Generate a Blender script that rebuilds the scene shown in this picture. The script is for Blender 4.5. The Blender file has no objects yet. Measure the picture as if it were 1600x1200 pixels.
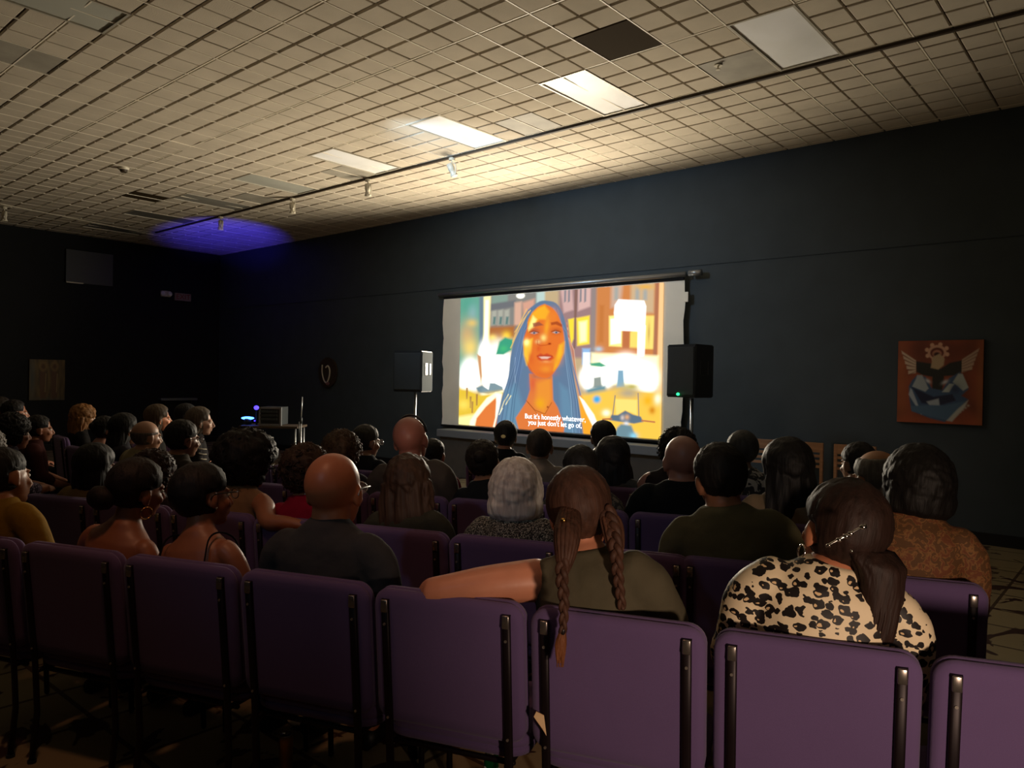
import bpy, bmesh, math, random
import numpy as np
from mathutils import Vector, Matrix, noise, Euler
random.seed(7)
PI = math.pi
R = math.radians
COL = bpy.context.scene.collection

# ------------------------------------------------------------------ camera
CAMZ = 1.6
FPX = 1178.8
YAW, PITCH, ROLL = R(40.85), R(-0.38), R(1.0)
_F = Vector((-math.sin(YAW)*math.cos(PITCH), math.cos(YAW)*math.cos(PITCH), math.sin(PITCH)))
_R = Vector((math.cos(YAW), math.sin(YAW), 0))
_U = _R.cross(_F)
CF = _F
CR = math.cos(ROLL)*_R + math.sin(ROLL)*_U
CU = -math.sin(ROLL)*_R + math.cos(ROLL)*_U
CAM = Vector((0, 0, CAMZ))
def ray(px, py): return CF + CR*((px-800)/FPX) + CU*((600-py)/FPX)
def at(px, py, z): return CAM + ray(px, py)*z
def plane(px, py, ax, val):
    d = ray(px, py); return CAM + d*((val-CAM[ax])/d[ax])
def cf(lat, z):                    # floor point from lateral / depth seen along the heading
    h = Vector((-math.sin(YAW), math.cos(YAW), 0))
    return h*z + Vector((math.cos(YAW), math.sin(YAW), 0))*lat

DW, XL, XR, YB, ZC = 8.966, -16.93, 4.2, -4.2, 4.4
cam = bpy.data.cameras.new('camera'); co = bpy.data.objects.new('camera', cam); COL.objects.link(co)
cam.sensor_width = 36; cam.lens = 36*FPX/1600; cam.clip_start = .05; cam.clip_end = 200
co.matrix_world = Matrix(((CR.x, CU.x, -CF.x, 0), (CR.y, CU.y, -CF.y, 0), (CR.z, CU.z, -CF.z, CAMZ), (0, 0, 0, 1)))
bpy.context.scene.camera = co

# ------------------------------------------------------------------ materials
def lin(c):
    if isinstance(c, str):
        c = [int(c[i:i+2], 16)/255 for i in (0, 2, 4)]
    return tuple((v/12.92 if v <= .04045 else ((v+.055)/1.055)**2.4) for v in c[:3]) + (1,)
def newmat(name):
    m = bpy.data.materials.new(name); m.use_nodes = True
    nt = m.node_tree; b = nt.nodes['Principled BSDF']
    return m, nt, b
def link(nt, a, b): nt.links.new(a, b)
def mat(name, col, rough=.7, metal=0, spec=.4, bump=0, bscale=80, var=0, vscale=8, stretch=None, sheen=0, coat=0):
    m, nt, b = newmat(name)
    c = lin(col)
    b.inputs['Base Color'].default_value = c
    b.inputs['Roughness'].default_value = rough; b.inputs['Metallic'].default_value = metal
    b.inputs['Specular IOR Level'].default_value = spec
    if sheen: b.inputs['Sheen Weight'].default_value = sheen
    if coat: b.inputs['Coat Weight'].default_value = coat
    tc = nt.nodes.new('ShaderNodeTexCoord'); mp = nt.nodes.new('ShaderNodeMapping')
    if stretch: mp.inputs['Scale'].default_value = stretch
    link(nt, tc.outputs['Object'], mp.inputs['Vector'])
    if var:
        n = nt.nodes.new('ShaderNodeTexNoise'); n.inputs['Scale'].default_value = vscale; n.inputs['Detail'].default_value = 4
        link(nt, mp.outputs[0], n.inputs['Vector'])
        r = nt.nodes.new('ShaderNodeValToRGB')
        r.color_ramp.elements[0].position = .3; r.color_ramp.elements[1].position = .7
        r.color_ramp.elements[0].color = tuple(v*(1-var) for v in c[:3])+(1,)
        r.color_ramp.elements[1].color = tuple(min(1, v*(1+var)) for v in c[:3])+(1,)
        link(nt, n.outputs['Fac'], r.inputs['Fac']); link(nt, r.outputs['Color'], b.inputs['Base Color'])
    if bump:
        n = nt.nodes.new('ShaderNodeTexNoise'); n.inputs['Scale'].default_value = bscale; n.inputs['Detail'].default_value = 3
        link(nt, mp.outputs[0], n.inputs['Vector'])
        bp = nt.nodes.new('ShaderNodeBump'); bp.inputs['Strength'].default_value = bump; bp.inputs['Distance'].default_value = .01
        link(nt, n.outputs['Fac'], bp.inputs['Height']); link(nt, bp.outputs[0], b.inputs['Normal'])
    return m
def emis(name, col, strength):
    m, nt, b = newmat(name)
    b.inputs['Base Color'].default_value = (0, 0, 0, 1)
    b.inputs['Emission Color'].default_value = lin(col); b.inputs['Emission Strength'].default_value = strength
    return m
def attr_mat(name, emission=0, rough=.7):
    m, nt, b = newmat(name)
    a = nt.nodes.new('ShaderNodeAttribute'); a.attribute_name = 'Col'
    b.inputs['Roughness'].default_value = rough
    if emission:
        b.inputs['Base Color'].default_value = (0, 0, 0, 1); b.inputs['Specular IOR Level'].default_value = 0
        link(nt, a.outputs['Color'], b.inputs['Emission Color']); b.inputs['Emission Strength'].default_value = emission
    else: link(nt, a.outputs['Color'], b.inputs['Base Color'])
    return m
def hair_mat(name, col, rough=.62, spec=.3, s=(70, 70, 5), var=.35, bump=.5):
    return mat(name, col, rough=rough, spec=spec, bump=bump, bscale=1.0, var=var, vscale=.8, stretch=s)
def leopard_mat():
    m, nt, b = newmat('leopard_print'); N = nt.nodes
    tc = N.new('ShaderNodeTexCoord'); mp = N.new('ShaderNodeMapping'); link(nt, tc.outputs['Object'], mp.inputs['Vector'])
    mp.inputs['Scale'].default_value = (1, 1, 1.25)
    nz = N.new('ShaderNodeTexNoise'); nz.inputs['Scale'].default_value = 28; nz.inputs['Detail'].default_value = 2
    link(nt, mp.outputs[0], nz.inputs['Vector'])
    sc = N.new('ShaderNodeVectorMath'); sc.operation = 'SCALE'; sc.inputs[3].default_value = .036
    link(nt, nz.outputs['Color'], sc.inputs[0])
    ad = N.new('ShaderNodeVectorMath'); ad.operation = 'ADD'; link(nt, mp.outputs[0], ad.inputs[0]); link(nt, sc.outputs[0], ad.inputs[1])
    def vor(offset):
        a = N.new('ShaderNodeVectorMath'); a.operation = 'ADD'; a.inputs[1].default_value = offset; link(nt, ad.outputs[0], a.inputs[0])
        v = N.new('ShaderNodeTexVoronoi'); v.inputs['Scale'].default_value = 29; v.inputs['Randomness'].default_value = .75
        link(nt, a.outputs[0], v.inputs['Vector']); return v
    v1 = vor((0, 0, 0)); v2 = vor((.0060, .0, .0050))
    lt = N.new('ShaderNodeMath'); lt.operation = 'LESS_THAN'; lt.inputs[1].default_value = .50; link(nt, v1.outputs['Distance'], lt.inputs[0])
    l2 = N.new('ShaderNodeMath'); l2.operation = 'LESS_THAN'; l2.inputs[1].default_value = .17; link(nt, v2.outputs['Distance'], l2.inputs[0])
    sb = N.new('ShaderNodeMath'); sb.operation = 'SUBTRACT'; sb.use_clamp = True
    link(nt, lt.outputs[0], sb.inputs[0]); link(nt, l2.outputs[0], sb.inputs[1])
    m1 = N.new('ShaderNodeMix'); m1.data_type = 'RGBA'
    m1.inputs[6].default_value = lin('efdcb8'); m1.inputs[7].default_value = lin('e6c494'); link(nt, l2.outputs[0], m1.inputs[0])
    m2 = N.new('ShaderNodeMix'); m2.data_type = 'RGBA'; m2.inputs[7].default_value = lin('140b09')
    link(nt, m1.outputs[2], m2.inputs[6]); link(nt, sb.outputs[0], m2.inputs[0])
    link(nt, m2.outputs[2], b.inputs['Base Color']); b.inputs['Roughness'].default_value = .6
    return m
def print_mat(name, base, other, scale, thr, rough=.8, third=None):
    m, nt, b = newmat(name); N = nt.nodes
    tc = N.new('ShaderNodeTexCoord')
    n = N.new('ShaderNodeTexNoise'); n.inputs['Scale'].default_value = scale; n.inputs['Detail'].default_value = 3; n.inputs['Distortion'].default_value = 1.2
    link(nt, tc.outputs['Object'], n.inputs['Vector'])
    r = N.new('ShaderNodeValToRGB'); e = r.color_ramp.elements
    e[0].position = thr-.02; e[0].color = lin(base); e[1].position = thr+.02; e[1].color = lin(other)
    if third:
        x = e.new(thr+.09); x.color = lin(third)
    link(nt, n.outputs['Fac'], r.inputs['Fac']); link(nt, r.outputs['Color'], b.inputs['Base Color']); b.inputs['Roughness'].default_value = rough
    return m
def floor_mat():
    m, nt, b = newmat('floor_tiles'); N = nt.nodes
    tc = N.new('ShaderNodeTexCoord')
    br = N.new('ShaderNodeTexBrick'); br.inputs['Scale'].default_value = 1.0
    br.offset = 0; br.inputs['Brick Width'].default_value = .46; br.inputs['Row Height'].default_value = .46; br.inputs['Mortar Size'].default_value = .012
    br.inputs['Color1'].default_value = lin('8e8164'); br.inputs['Color2'].default_value = lin('82765c'); br.inputs['Mortar'].default_value = lin('4a3c2e')
    link(nt, tc.outputs['Object'], br.inputs['Vector'])
    n = N.new('ShaderNodeTexNoise'); n.inputs['Scale'].default_value = 1.6; n.inputs['Distortion'].default_value = 3; n.inputs['Detail'].default_value = 3
    link(nt, tc.outputs['Object'], n.inputs['Vector'])
    r = N.new('ShaderNodeValToRGB'); r.color_ramp.elements[0].position = .58; r.color_ramp.elements[1].position = .6
    link(nt, n.outputs['Fac'], r.inputs['Fac'])
    mx = N.new('ShaderNodeMix'); mx.data_type = 'RGBA'; mx.inputs[7].default_value = lin('3a2520')
    link(nt, r.outputs['Color'], mx.inputs[0]); link(nt, br.outputs['Color'], mx.inputs[6])
    link(nt, mx.outputs[2], b.inputs['Base Color']); b.inputs['Roughness'].default_value = .65; b.inputs['Specular IOR Level'].default_value = .2
    return m

M = dict(
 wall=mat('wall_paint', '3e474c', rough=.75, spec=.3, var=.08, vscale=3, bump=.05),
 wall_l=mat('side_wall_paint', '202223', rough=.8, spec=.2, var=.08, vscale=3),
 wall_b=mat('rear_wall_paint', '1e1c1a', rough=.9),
 ceil=mat('ceiling_plaster', 'c4b9a6', rough=.95, spec=.1, var=.08, vscale=2.5, bump=.25, bscale=120),
 groove=mat('ceiling_groove', '56483a', rough=1, spec=.1),
 tbar=mat('ceiling_bar_metal', 'efe6d2', rough=.5),
 diff=mat('light_lens', 'fbfbf6', rough=.3, spec=.6, var=.12, vscale=1.4, bump=.2, bscale=200),
 lframe=mat('light_frame', 'bfb8a8', rough=.4, metal=.3),
 greytile=mat('grey_ceiling_panel', '9c9688', rough=.6, var=.15, vscale=4),
 browntile=mat('brown_ceiling_panel', '3a3022', rough=.9, spec=.05),
 gap_shade=mat('plenum_shade', '050505', rough=1),
 track=mat('track_dark', '3a2e20', rough=.6), whitemetal=mat('white_metal', 'cfc8b4', rough=.4),
 base=mat('black_baseboard', '0b0b0b', rough=.6),
 purple=mat('purple_upholstery', '66527c', rough=.95, spec=.15, bump=.25, bscale=900, var=.05, vscale=3, sheen=.15),
 purple2=mat('purple_shell', '4f3a63', rough=.8, spec=.2, bump=.2, bscale=900),
 bronze=mat('dark_bronze_metal', '1d1316', rough=.45, metal=.4, spec=.4),
 chrome=mat('worn_bright_metal', 'a99f97', rough=.25, metal=.9),
 screw=mat('screw_steel', 'b9b0a5', rough=.3, metal=.8),
 blackpl=mat('black_plastic', '22272a', rough=.5), grille=mat('speaker_grille', '2c3438', rough=.6, bump=.4, bscale=600),
 lit_side=mat('screen_lit_side', '2c3235', rough=.9, spec=.1), steel=mat('brushed_steel', '9a9fa2', rough=.35, metal=.7),
 fabric=mat('screen_border_cloth', 'f2eee0', rough=.9, var=.04, vscale=2), blackcloth=mat('black_border', '08090b', rough=.9),
 wood=mat('brown_wood', 'a47c5c', rough=.5, var=.2, vscale=3, stretch=(1, 1, 12)),
 stage=mat('stage_top_grey', '6c7075', rough=.8), stagef=mat('stage_front_brown', '4c4640', rough=.85, var=.1),
 canvas=mat('canvas_edge', '3c1a10', rough=.8),
 silver=mat('silver_jewellery', 'e8e2da', rough=.15, metal=1), gold=mat('gold_jewellery', 'd8a860', rough=.2, metal=1),
 glassf=mat('spectacle_frame', '1a1412', rough=.3), white=mat('eye_white', 'e9e4dc', rough=.3), iris=mat('eye_dark', '120c08', rough=.1),
 shoe=mat('black_shoe', '121110', rough=.5), paper=mat('crumpled_paper', 'c9c0b0', rough=.9),
 can_g=mat('green_can', '0c7a3c', rough=.25, metal=.5), can_y=mat('golden_can', 'c08a2c', rough=.3, metal=.6), alu=mat('aluminium', 'c8c8c8', rough=.25, metal=1),
 lipt=mat('lettering_white', 'eeeeee', rough=.5),
)
def glass_mat():
    m, nt, b = newmat('clear_lens'); b.inputs['Alpha'].default_value = .12; b.inputs['Roughness'].default_value = .03; b.inputs['Base Color'].default_value = (.9, .9, .9, 1)
    return m
M['lens'] = glass_mat()
_sk = {}
def skin(c, oil=.45):
    if c not in _sk: _sk[c] = mat('skin_'+['fair', 'tan', 'brown', 'deep', 'rosy', 'olive', 'warm', 'dark', 'light', 'umber'][len(_sk) % 10], c, rough=oil, spec=.5, var=.06, vscale=12)
    return _sk[c]
_cl = {}
def cloth(c):
    if c not in _cl: _cl[c] = mat('cloth', c, rough=.9, spec=.15, bump=.35, bscale=22, var=.08, vscale=14)
    return _cl[c]
_hr = {}
def hairm(c):
    if c not in _hr: _hr[c] = hair_mat('hair_fibre', c)
    return _hr[c]

# ------------------------------------------------------------------ mesh helpers
def tag(o, label=None, cat=None, group=None, kind=None):
    if label: o['label'] = label
    if cat: o['category'] = cat
    if group: o['group'] = group
    if kind: o['kind'] = kind
    return o
def link_mesh(name, me, m, parent=None, smooth=True):
    o = bpy.data.objects.new(name, me); COL.objects.link(o)
    if m is not None:
        ms = m if isinstance(m, (list, tuple)) else [m]
        if not me.materials:
            for x in ms: me.materials.append(x)
        for i, x in enumerate(ms):
            o.material_slots[i].link = 'OBJECT'; o.material_slots[i].material = x
    if parent: o.parent = parent
    return o
def fin(name, bm, m, parent=None, smooth=False, recalc=True):
    if recalc: bmesh.ops.recalc_face_normals(bm, faces=bm.faces)
    if smooth:
        for f in bm.faces: f.smooth = True
    me = bpy.data.meshes.new(name); bm.to_mesh(me); bm.free()
    return link_mesh(name, me, m, parent)
def empty(name, loc=(0, 0, 0), rz=0, label=None, cat=None, group=None):
    o = bpy.data.objects.new(name, None); COL.objects.link(o); o.location = loc; o.rotation_euler = (0, 0, rz); o.empty_display_size = .1
    return tag(o, label, cat, group)
def box(bm, c, s, rot=None, bev=0, seg=2, mi=0):
    r = bmesh.ops.create_cube(bm, size=1)
    vs = r['verts']; bmesh.ops.scale(bm, vec=s, verts=vs)
    fs = set(f for v in vs for f in v.link_faces)
    if bev:
        es = list(set(e for v in vs for e in v.link_edges))
        rb = bmesh.ops.bevel(bm, geom=es, offset=bev, segments=seg, affect='EDGES', profile=.5)
        vs = list(set(list(rb['verts']) + [v for v in vs if v.is_valid]))
        fs = set(f for v in vs for f in v.link_faces)
    if rot is not None: bmesh.ops.rotate(bm, cent=(0, 0, 0), matrix=rot, verts=vs)
    bmesh.ops.translate(bm, vec=c, verts=vs)
    for f in fs: f.material_index = mi
    return vs
def cyl(bm, a, b, r, r2=None, n=16, mi=0):
    a, b = Vector(a), Vector(b); d = b-a
    res = bmesh.ops.create_cone(bm, cap_ends=True, segments=n, radius1=r, radius2=r if r2 is None else r2, depth=d.length)
    q = d.to_track_quat('Z', 'Y').to_matrix()
    bmesh.ops.rotate(bm, cent=(0, 0, 0), matrix=q, verts=res['verts']); bmesh.ops.translate(bm, vec=(a+b)/2, verts=res['verts'])
    for v in res['verts']:
        for f in v.link_faces: f.material_index = mi
    return res['verts']
def ell(bm, c, r, rot=None, u=20, v=14, mi=0):
    c = Vector(c); vs = []
    def P(x, y, z):
        p = Vector((x*r[0], y*r[1], z*r[2]))
        if rot is not None: p = rot@p
        q = bm.verts.new(p+c); vs.append(q); return q
    top, bot = P(0, 0, 1), P(0, 0, -1)
    L = [[P(math.sin(PI*j/v)*math.cos(2*PI*i/u), math.sin(PI*j/v)*math.sin(2*PI*i/u), math.cos(PI*j/v)) for i in range(u)] for j in range(1, v)]
    fs = []
    for i in range(u):
        fs.append(bm.faces.new((top, L[0][i], L[0][(i+1) % u]))); fs.append(bm.faces.new((bot, L[-1][(i+1) % u], L[-1][i])))
        for j in range(v-2): fs.append(bm.faces.new((L[j][i], L[j+1][i], L[j+1][(i+1) % u], L[j][(i+1) % u])))
    for f in fs: f.material_index = mi
    return vs
def rings(bm, rr, n=24, power=1.0):
    """rr: list of (center, A, B) ; closed loft with fan caps"""
    prev = None; loops = []
    for c, A, B in rr:
        lp = []
        for i in range(n):
            t = 2*PI*i/n; ct, st = math.cos(t), math.sin(t)
            if power != 1:
                ct = math.copysign(abs(ct)**power, ct); st = math.copysign(abs(st)**power, st)
            lp.append(bm.verts.new(Vector(c)+A*ct+B*st))
        loops.append(lp)
    for a, b in zip(loops, loops[1:]):
        for i in range(n):
            bm.faces.new((a[i], a[(i+1) % n], b[(i+1) % n], b[i]))
    for lp, flip in ((loops[0], True), (loops[-1], False)):
        c = sum((v.co for v in lp), Vector())/n
        cv = bm.verts.new(c)
        for i in range(n):
            bm.faces.new((lp[(i+1) % n], lp[i], cv) if flip else (lp[i], lp[(i+1) % n], cv))
def spline(pts, k=6):
    P = [Vector(p) for p in pts]; out = []
    for i in range(len(P)-1):
        p0 = P[max(i-1, 0)]; p1 = P[i]; p2 = P[i+1]; p3 = P[min(i+2, len(P)-1)]
        for j in range(k):
            t = j/k
            out.append(.5*((2*p1)+(p2-p0)*t+(2*p0-5*p1+4*p2-p3)*t*t+(-p0+3*p1-3*p2+p3)*t**3))
    out.append(P[-1]); return out
def tube(bm, pts, rad, n=14, k=1, flat=1.0, up=(0, 0, 1), round_ends=True):
    pts = [Vector(p) for p in pts]
    rad = list(rad) if hasattr(rad, '__len__') else [rad]*len(pts)
    if k > 1:
        sp = spline(pts, k); rr = []
        m = len(pts)-1
        for i in range(len(sp)):
            u = i/k; a = min(int(u), m-1); f = u-a; f = f*f*(3-2*f); rr.append(rad[a]*(1-f)+rad[a+1]*f)
        pts, rad = sp, rr
    up = Vector(up); out = []; A = None
    for i, p in enumerate(pts):
        d = (pts[min(i+1, len(pts)-1)]-pts[max(i-1, 0)]).normalized()
        if A is None:
            A = up.cross(d)
            if A.length < .1: A = Vector((1, 0, 0)).cross(d)
        A = (A-d*A.dot(d)).normalized(); B = d.cross(A)
        out.append((p, A*rad[i], B*rad[i]*flat, d, rad[i]))
    L = [(c, a, b) for c, a, b, d, r in out]
    if round_ends:
        c, a, b, d, r = out[0]
        L = [(c-d*r*.85, a*.5, b*.5), (c-d*r*.5, a*.86, b*.86)] + L
        c, a, b, d, r = out[-1]
        L += [(c+d*r*.5, a*.86, b*.86), (c+d*r*.85, a*.5, b*.5)]
    rings(bm, L, n)
def remesh(bm, voxel, smooth=3, fac=.5):
    bmesh.ops.recalc_face_normals(bm, faces=bm.faces)
    me = bpy.data.meshes.new('tmp'); bm.to_mesh(me); bm.free()
    o = bpy.data.objects.new('tmp', me); COL.objects.link(o)
    r = o.modifiers.new('r', 'REMESH'); r.mode = 'VOXEL'; r.voxel_size = voxel; r.use_smooth_shade = True
    if smooth:
        s = o.modifiers.new('s', 'SMOOTH'); s.factor = fac; s.iterations = smooth
    dg = bpy.context.evaluated_depsgraph_get()
    me2 = bpy.data.meshes.new_from_object(o.evaluated_get(dg))
    for p in me2.polygons: p.use_smooth = True
    bpy.data.objects.remove(o); bpy.data.meshes.remove(me)
    return me2
def quad(bm, a, b, c, d, mi=0):
    f = bm.faces.new([bm.verts.new(Vector(p)) for p in (a, b, c, d)]); f.material_index = mi; return f
def text_mesh(s, size, m, name, parent, loc, rot, ext=.001, align='CENTER', bold=0):
    cu = bpy.data.curves.new('t', 'FONT'); cu.body = s; cu.size = size; cu.extrude = ext; cu.align_x = align; cu.align_y = 'CENTER'; cu.offset = bold
    o = bpy.data.objects.new('t', cu); COL.objects.link(o)
    dg = bpy.context.evaluated_depsgraph_get(); me = bpy.data.meshes.new_from_object(o.evaluated_get(dg))
    bpy.data.objects.remove(o)
    t = link_mesh(name, me, m, parent); t.location = loc; t.rotation_euler = rot
    return t

# ------------------------------------------------------------------ room shell
def slab(name, lo, hi, m):
    bm = bmesh.new(); lo, hi = Vector(lo), Vector(hi)
    box(bm, (lo+hi)/2, hi-lo); return tag(fin(name, bm, m), kind='structure')
slab('floor', (XL-.2, YB-.2, -.1), (XR+.2, DW+.2, 0), floor_mat())
slab('wall_front', (XL-.2, DW, 0), (XR+.2, DW+.2, ZC+.3), M['wall'])
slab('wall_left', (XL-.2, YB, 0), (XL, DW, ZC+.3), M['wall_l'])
slab('wall_right', (XR, YB, 0), (XR+.2, DW, ZC+.3), M['wall_b'])
slab('wall_back', (XL-.2, YB-.2, 0), (XR+.2, YB, ZC+.3), M['wall_b'])
slab('baseboard_front', (XL, DW-.02, 0), (XR, DW, .12), M['base'])
slab('baseboard_left', (XL, YB, 0), (XL+.02, DW, .12), M['base'])
zs = plane(1330, 391, 1, DW).z
slab('trim_1', (XL, DW-.012, zs-.012), (XR, DW, zs), M['wall'])
# ceiling: scored one-foot squares, real grooves
CX, CY = .2698, .2775
X0 = -2.11; Y0 = 6.66
panels = []   # (x0,x1,y0,y1)
def cellrect(i0, i1, j0, j1): return (X0-i1*CX, X0-i0*CX, Y0-j1*CY, Y0-j0*CY)
fx = [cellrect(7*k, 7*k+2, 0, 4) for k in range(8)]
fx += [cellrect(15, 17, 15, 19)]
gx = {'g2': (cellrect(2, 4, 0, 2), 'greytile'), 'g1': (cellrect(4, 6, 4, 6), 'browntile'), 'g3': (cellrect(11, 13, 0, 2), 'greytile'),
      'g4': (cellrect(23, 25, 0, 2), 'greytile'), 'g6': (cellrect(32, 34, 0, 2), 'greytile'), 'g7': (cellrect(37, 39, 4, 6), 'browntile'),
      'g9': (cellrect(20, 22, 15, 17), 'greytile'), 'g10': (cellrect(15, 17, 8+4, 10+4), None)}
gx.pop('g10')
occ = fx+[v[0] for v in gx.values()]
sagc = [cellrect(25, 27, 7, 9), cellrect(29, 30, 6, 7), cellrect(22, 24, 17, 19)]
occ2 = occ+sagc
bm = bmesh.new()
GZ = ZC+.022
i0 = int((X0-XR)/CX)-1; i1 = int((X0-XL)/CX)+2
j0 = int((Y0-DW)/CY)-1; j1 = int((Y0-YB)/CY)+2
g = .011
for i in range(i0, i1):
    for j in range(j0, j1):
        xa, xb = X0-(i+1)*CX, X0-i*CX; ya, yb = Y0-(j+1)*CY, Y0-j*CY
        xm, ym = (xa+xb)/2, (ya+yb)/2
        if any(a < xm < b and c < ym < d for a, b, c, d in occ2): continue
        xa = max(xa+g*.7, XL); xb = min(xb-g*.7, XR); ya = max(ya+g*1.25, YB); yb = min(yb-g*1.25, DW)
        if xb-xa < .03 or yb-ya < .03: continue
        dz = random.uniform(-.0015, .0015)
        t = .012; h = .012
        top = [bm.verts.new((x, y, GZ)) for x, y in ((xa, ya), (xb, ya), (xb, yb), (xa, yb))]
        mid = [bm.verts.new((x, y, ZC+.004+dz)) for x, y in ((xa, ya), (xb, ya), (xb, yb), (xa, yb))]
        low = [bm.verts.new((x, y, ZC+dz)) for x, y in ((xa+.005, ya+.005), (xb-.005, ya+.005), (xb-.005, yb-.005), (xa+.005, yb-.005))]
        for A, B in ((top, mid), (mid, low)):
            for k in range(4): bm.faces.new((A[k], A[(k+1) % 4], B[(k+1) % 4], B[k]))
        bm.faces.new(low)
tag(fin('ceiling', bm, M['ceil'], recalc=False), kind='structure')
bm = bmesh.new(); box(bm, ((XL+XR)/2, (YB+DW)/2, GZ+.05), (XR-XL, DW-YB, .1)); tag(fin('ceiling_backing', bm, M['groove']), kind='structure')
bm = bmesh.new()
i = i0
for i in range(i0, i1):
    if i % 2 == 0:
        x = X0-i*CX
        if XL < x < XR:
            box(bm, (x, (YB+DW)/2, ZC+.004), (.011, DW-YB, .012))
for j in range(j0, j1):
    if j % 4 == 0:
        y = Y0-j*CY
        if YB < y < DW: box(bm, ((XL+XR)/2, y, ZC+.006), (XR-XL, .011, .010))
tag(fin('trim_2', bm, M['tbar']), kind='structure')

def ceil_light(rc, label, lens='diff'):
    xa, xb, ya, yb = rc
    e = empty('ceiling_light', ((xa+xb)/2, (ya+yb)/2, ZC), 0, label, 'ceiling light')
    w, d = xb-xa, yb-ya
    bm = bmesh.new()
    for sx in (-1, 1): box(bm, (sx*(w/2-.012), 0, .002), (.02, d, .016))
    for sy in (-1, 1): box(bm, (0, sy*(d/2-.012), .002), (w-.04, .02, .016))
    fin('frame', bm, M['lframe'], e)
    bm = bmesh.new(); n = 12
    vs = [[bm.verts.new((-w/2+.02+(w-.04)*a/n, -d/2+.02+(d-.04)*b/n, .006-.010*math.sin(PI*a/n)*math.sin(PI*b/n)+.003*noise.noise(Vector((a*.7+xa*3, b*.7, 0))))) for b in range(n+1)] for a in range(n+1)]
    for a in range(n):
        for b in range(n): bm.faces.new((vs[a][b], vs[a+1][b], vs[a+1][b+1], vs[a][b+1]))
    fin('diffuser', bm, M[lens], e, smooth=True)
names = ['unlit white ceiling light panel, farthest right and largest, above the dark wall',
 'unlit white ceiling light panel beside the dark brown ceiling panel', 'unlit white ceiling light panel above and right of the nearest spotlight',
 'unlit pale ceiling light panel above the two middle spotlights', 'unlit pale ceiling light panel left of the middle spotlights',
 'unlit dim ceiling light panel above the blue glow, right of the brown panel', 'unlit dim ceiling light panel just left of the farthest spotlight on the track',
 'unlit ceiling light panel nearest the left wall, tinted blue', 'unlit ceiling light panel cut by the top edge of the photo at left']
M['lens_shaded'] = mat('light_lens_shaded', 'b4b4a8', rough=.4); M['lens_shaded_mid'] = mat('light_lens_shaded_mid', '8a877c', rough=.5); M['lens_shaded_deep'] = mat('light_lens_shaded_deep', '6c6a62', rough=.5)  # darker lenses: the light missing on the far panels is put into colour
for r, nme, ln in zip(fx, names, ('diff', 'diff', 'diff', 'diff', 'lens_shaded', 'lens_shaded_mid', 'lens_shaded_deep', 'lens_shaded_deep', 'lens_shaded')): ceil_light(r, nme, ln)
glabels = {'g2': 'plain grey ceiling panel beside the farthest right light panel', 'g1': 'dark brown glossy square ceiling panel above the second light panel',
 'g3': 'plain grey ceiling panel touching the light panel near the nearest spotlight', 'g4': 'plain grey ceiling panel behind the second spotlight from the screen side',
 'g6': 'plain grey ceiling panel between two dim light panels above the third spotlight', 'g7': 'small brown ceiling panel over the left part of the audience',
 'g9': 'plain grey ceiling panel at the far upper left of the photo'}
for k, (rc, mm) in gx.items():
    xa, xb, ya, yb = rc; bm = bmesh.new(); box(bm, (0, 0, .012), (xb-xa-.02, yb-ya-.02, .016), bev=.002, seg=1)
    o = fin('ceiling_panel', bm, M[mm]); o.location = ((xa+xb)/2, (ya+yb)/2, ZC); tag(o, glabels[k], 'ceiling panel')
sl = ['sagging ceiling tile with a black gap along its edge, middle of the ceiling', 'small lifted ceiling tile corner with a black gap', 'tilted ceiling tile leaving a dark gap at the upper left']
for rc, lb, tl in zip(sagc, sl, ((-.05, .06), (.0, .09), (.06, .07))):
    xa, xb, ya, yb = rc; bm = bmesh.new(); box(bm, (0, 0, 0), (xb-xa-.03, yb-ya-.03, .015))
    o = fin('ceiling_tile', bm, M['ceil']); o.location = ((xa+xb)/2, (ya+yb)/2, ZC+.01); o.rotation_euler = (tl[0]*.5, -tl[1]*.5, 0); tag(o, lb, 'ceiling tile')
    bm = bmesh.new(); box(bm, ((xa+xb)/2, (ya+yb)/2, ZC+.021), (xb-xa-.01, yb-ya-.01, .003)); tag(fin('ceiling_gap_sheet', bm, M['gap_shade']), kind='structure')  # black sheet stands in for the shade inside the gap
# lighting track + spots
yt = 6.70
bm = bmesh.new(); box(bm, ((XL+1.6+XR)/2, yt, ZC-.014), (XR-XL-1.8, .035, .022)); 
o = fin('lighting_track', bm, M['track']); tag(o, 'long dark track running along the ceiling parallel to the screen wall', 'light track')
def spot(px, py, label, aim, s=1.0, yy=yt):
    p = plane(px, py, 1, yy)
    e = empty('spotlight', (p.x, yy, ZC-.02), 0, label, 'spotlight', None); e.scale = (s, s, s)
    bm = bmesh.new(); cyl(bm, (0, 0, 0), (0, 0, -.03), .035, n=16); cyl(bm, (0, 0, -.03), (0, 0, -.06), .008, n=8); fin('mount', bm, M['whitemetal'], e)
    bm = bmesh.new(); tube(bm, [(0, 0, -.055), (.05, 0, -.07), (.06, 0, -.13), (.05, 0, -.19), (0, 0, -.2)], .006, n=8, k=5); fin('bracket', bm, M['whitemetal'], e, True)
    q = Euler(aim).to_matrix(); c = Vector((0, 0, -.13))
    bm = bmesh.new()
    prof = [(-.075, .02), (-.07, .036), (0, .038), (.01, .03), (.03, .03), (.075, .045), (.078, .04), (.04, .02)]
    rings(bm, [(c+q@Vector((0, 0, -a)), q@Vector((r, 0, 0)), q@Vector((0, r, 0))) for a, r in prof], 20); fin('lamp_head', bm, M['whitemetal'], e, True)
spot(706, 262, 'white spotlight on the track, nearest to the bright light panels', (.3, -.3, 0), 1.15)
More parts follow.
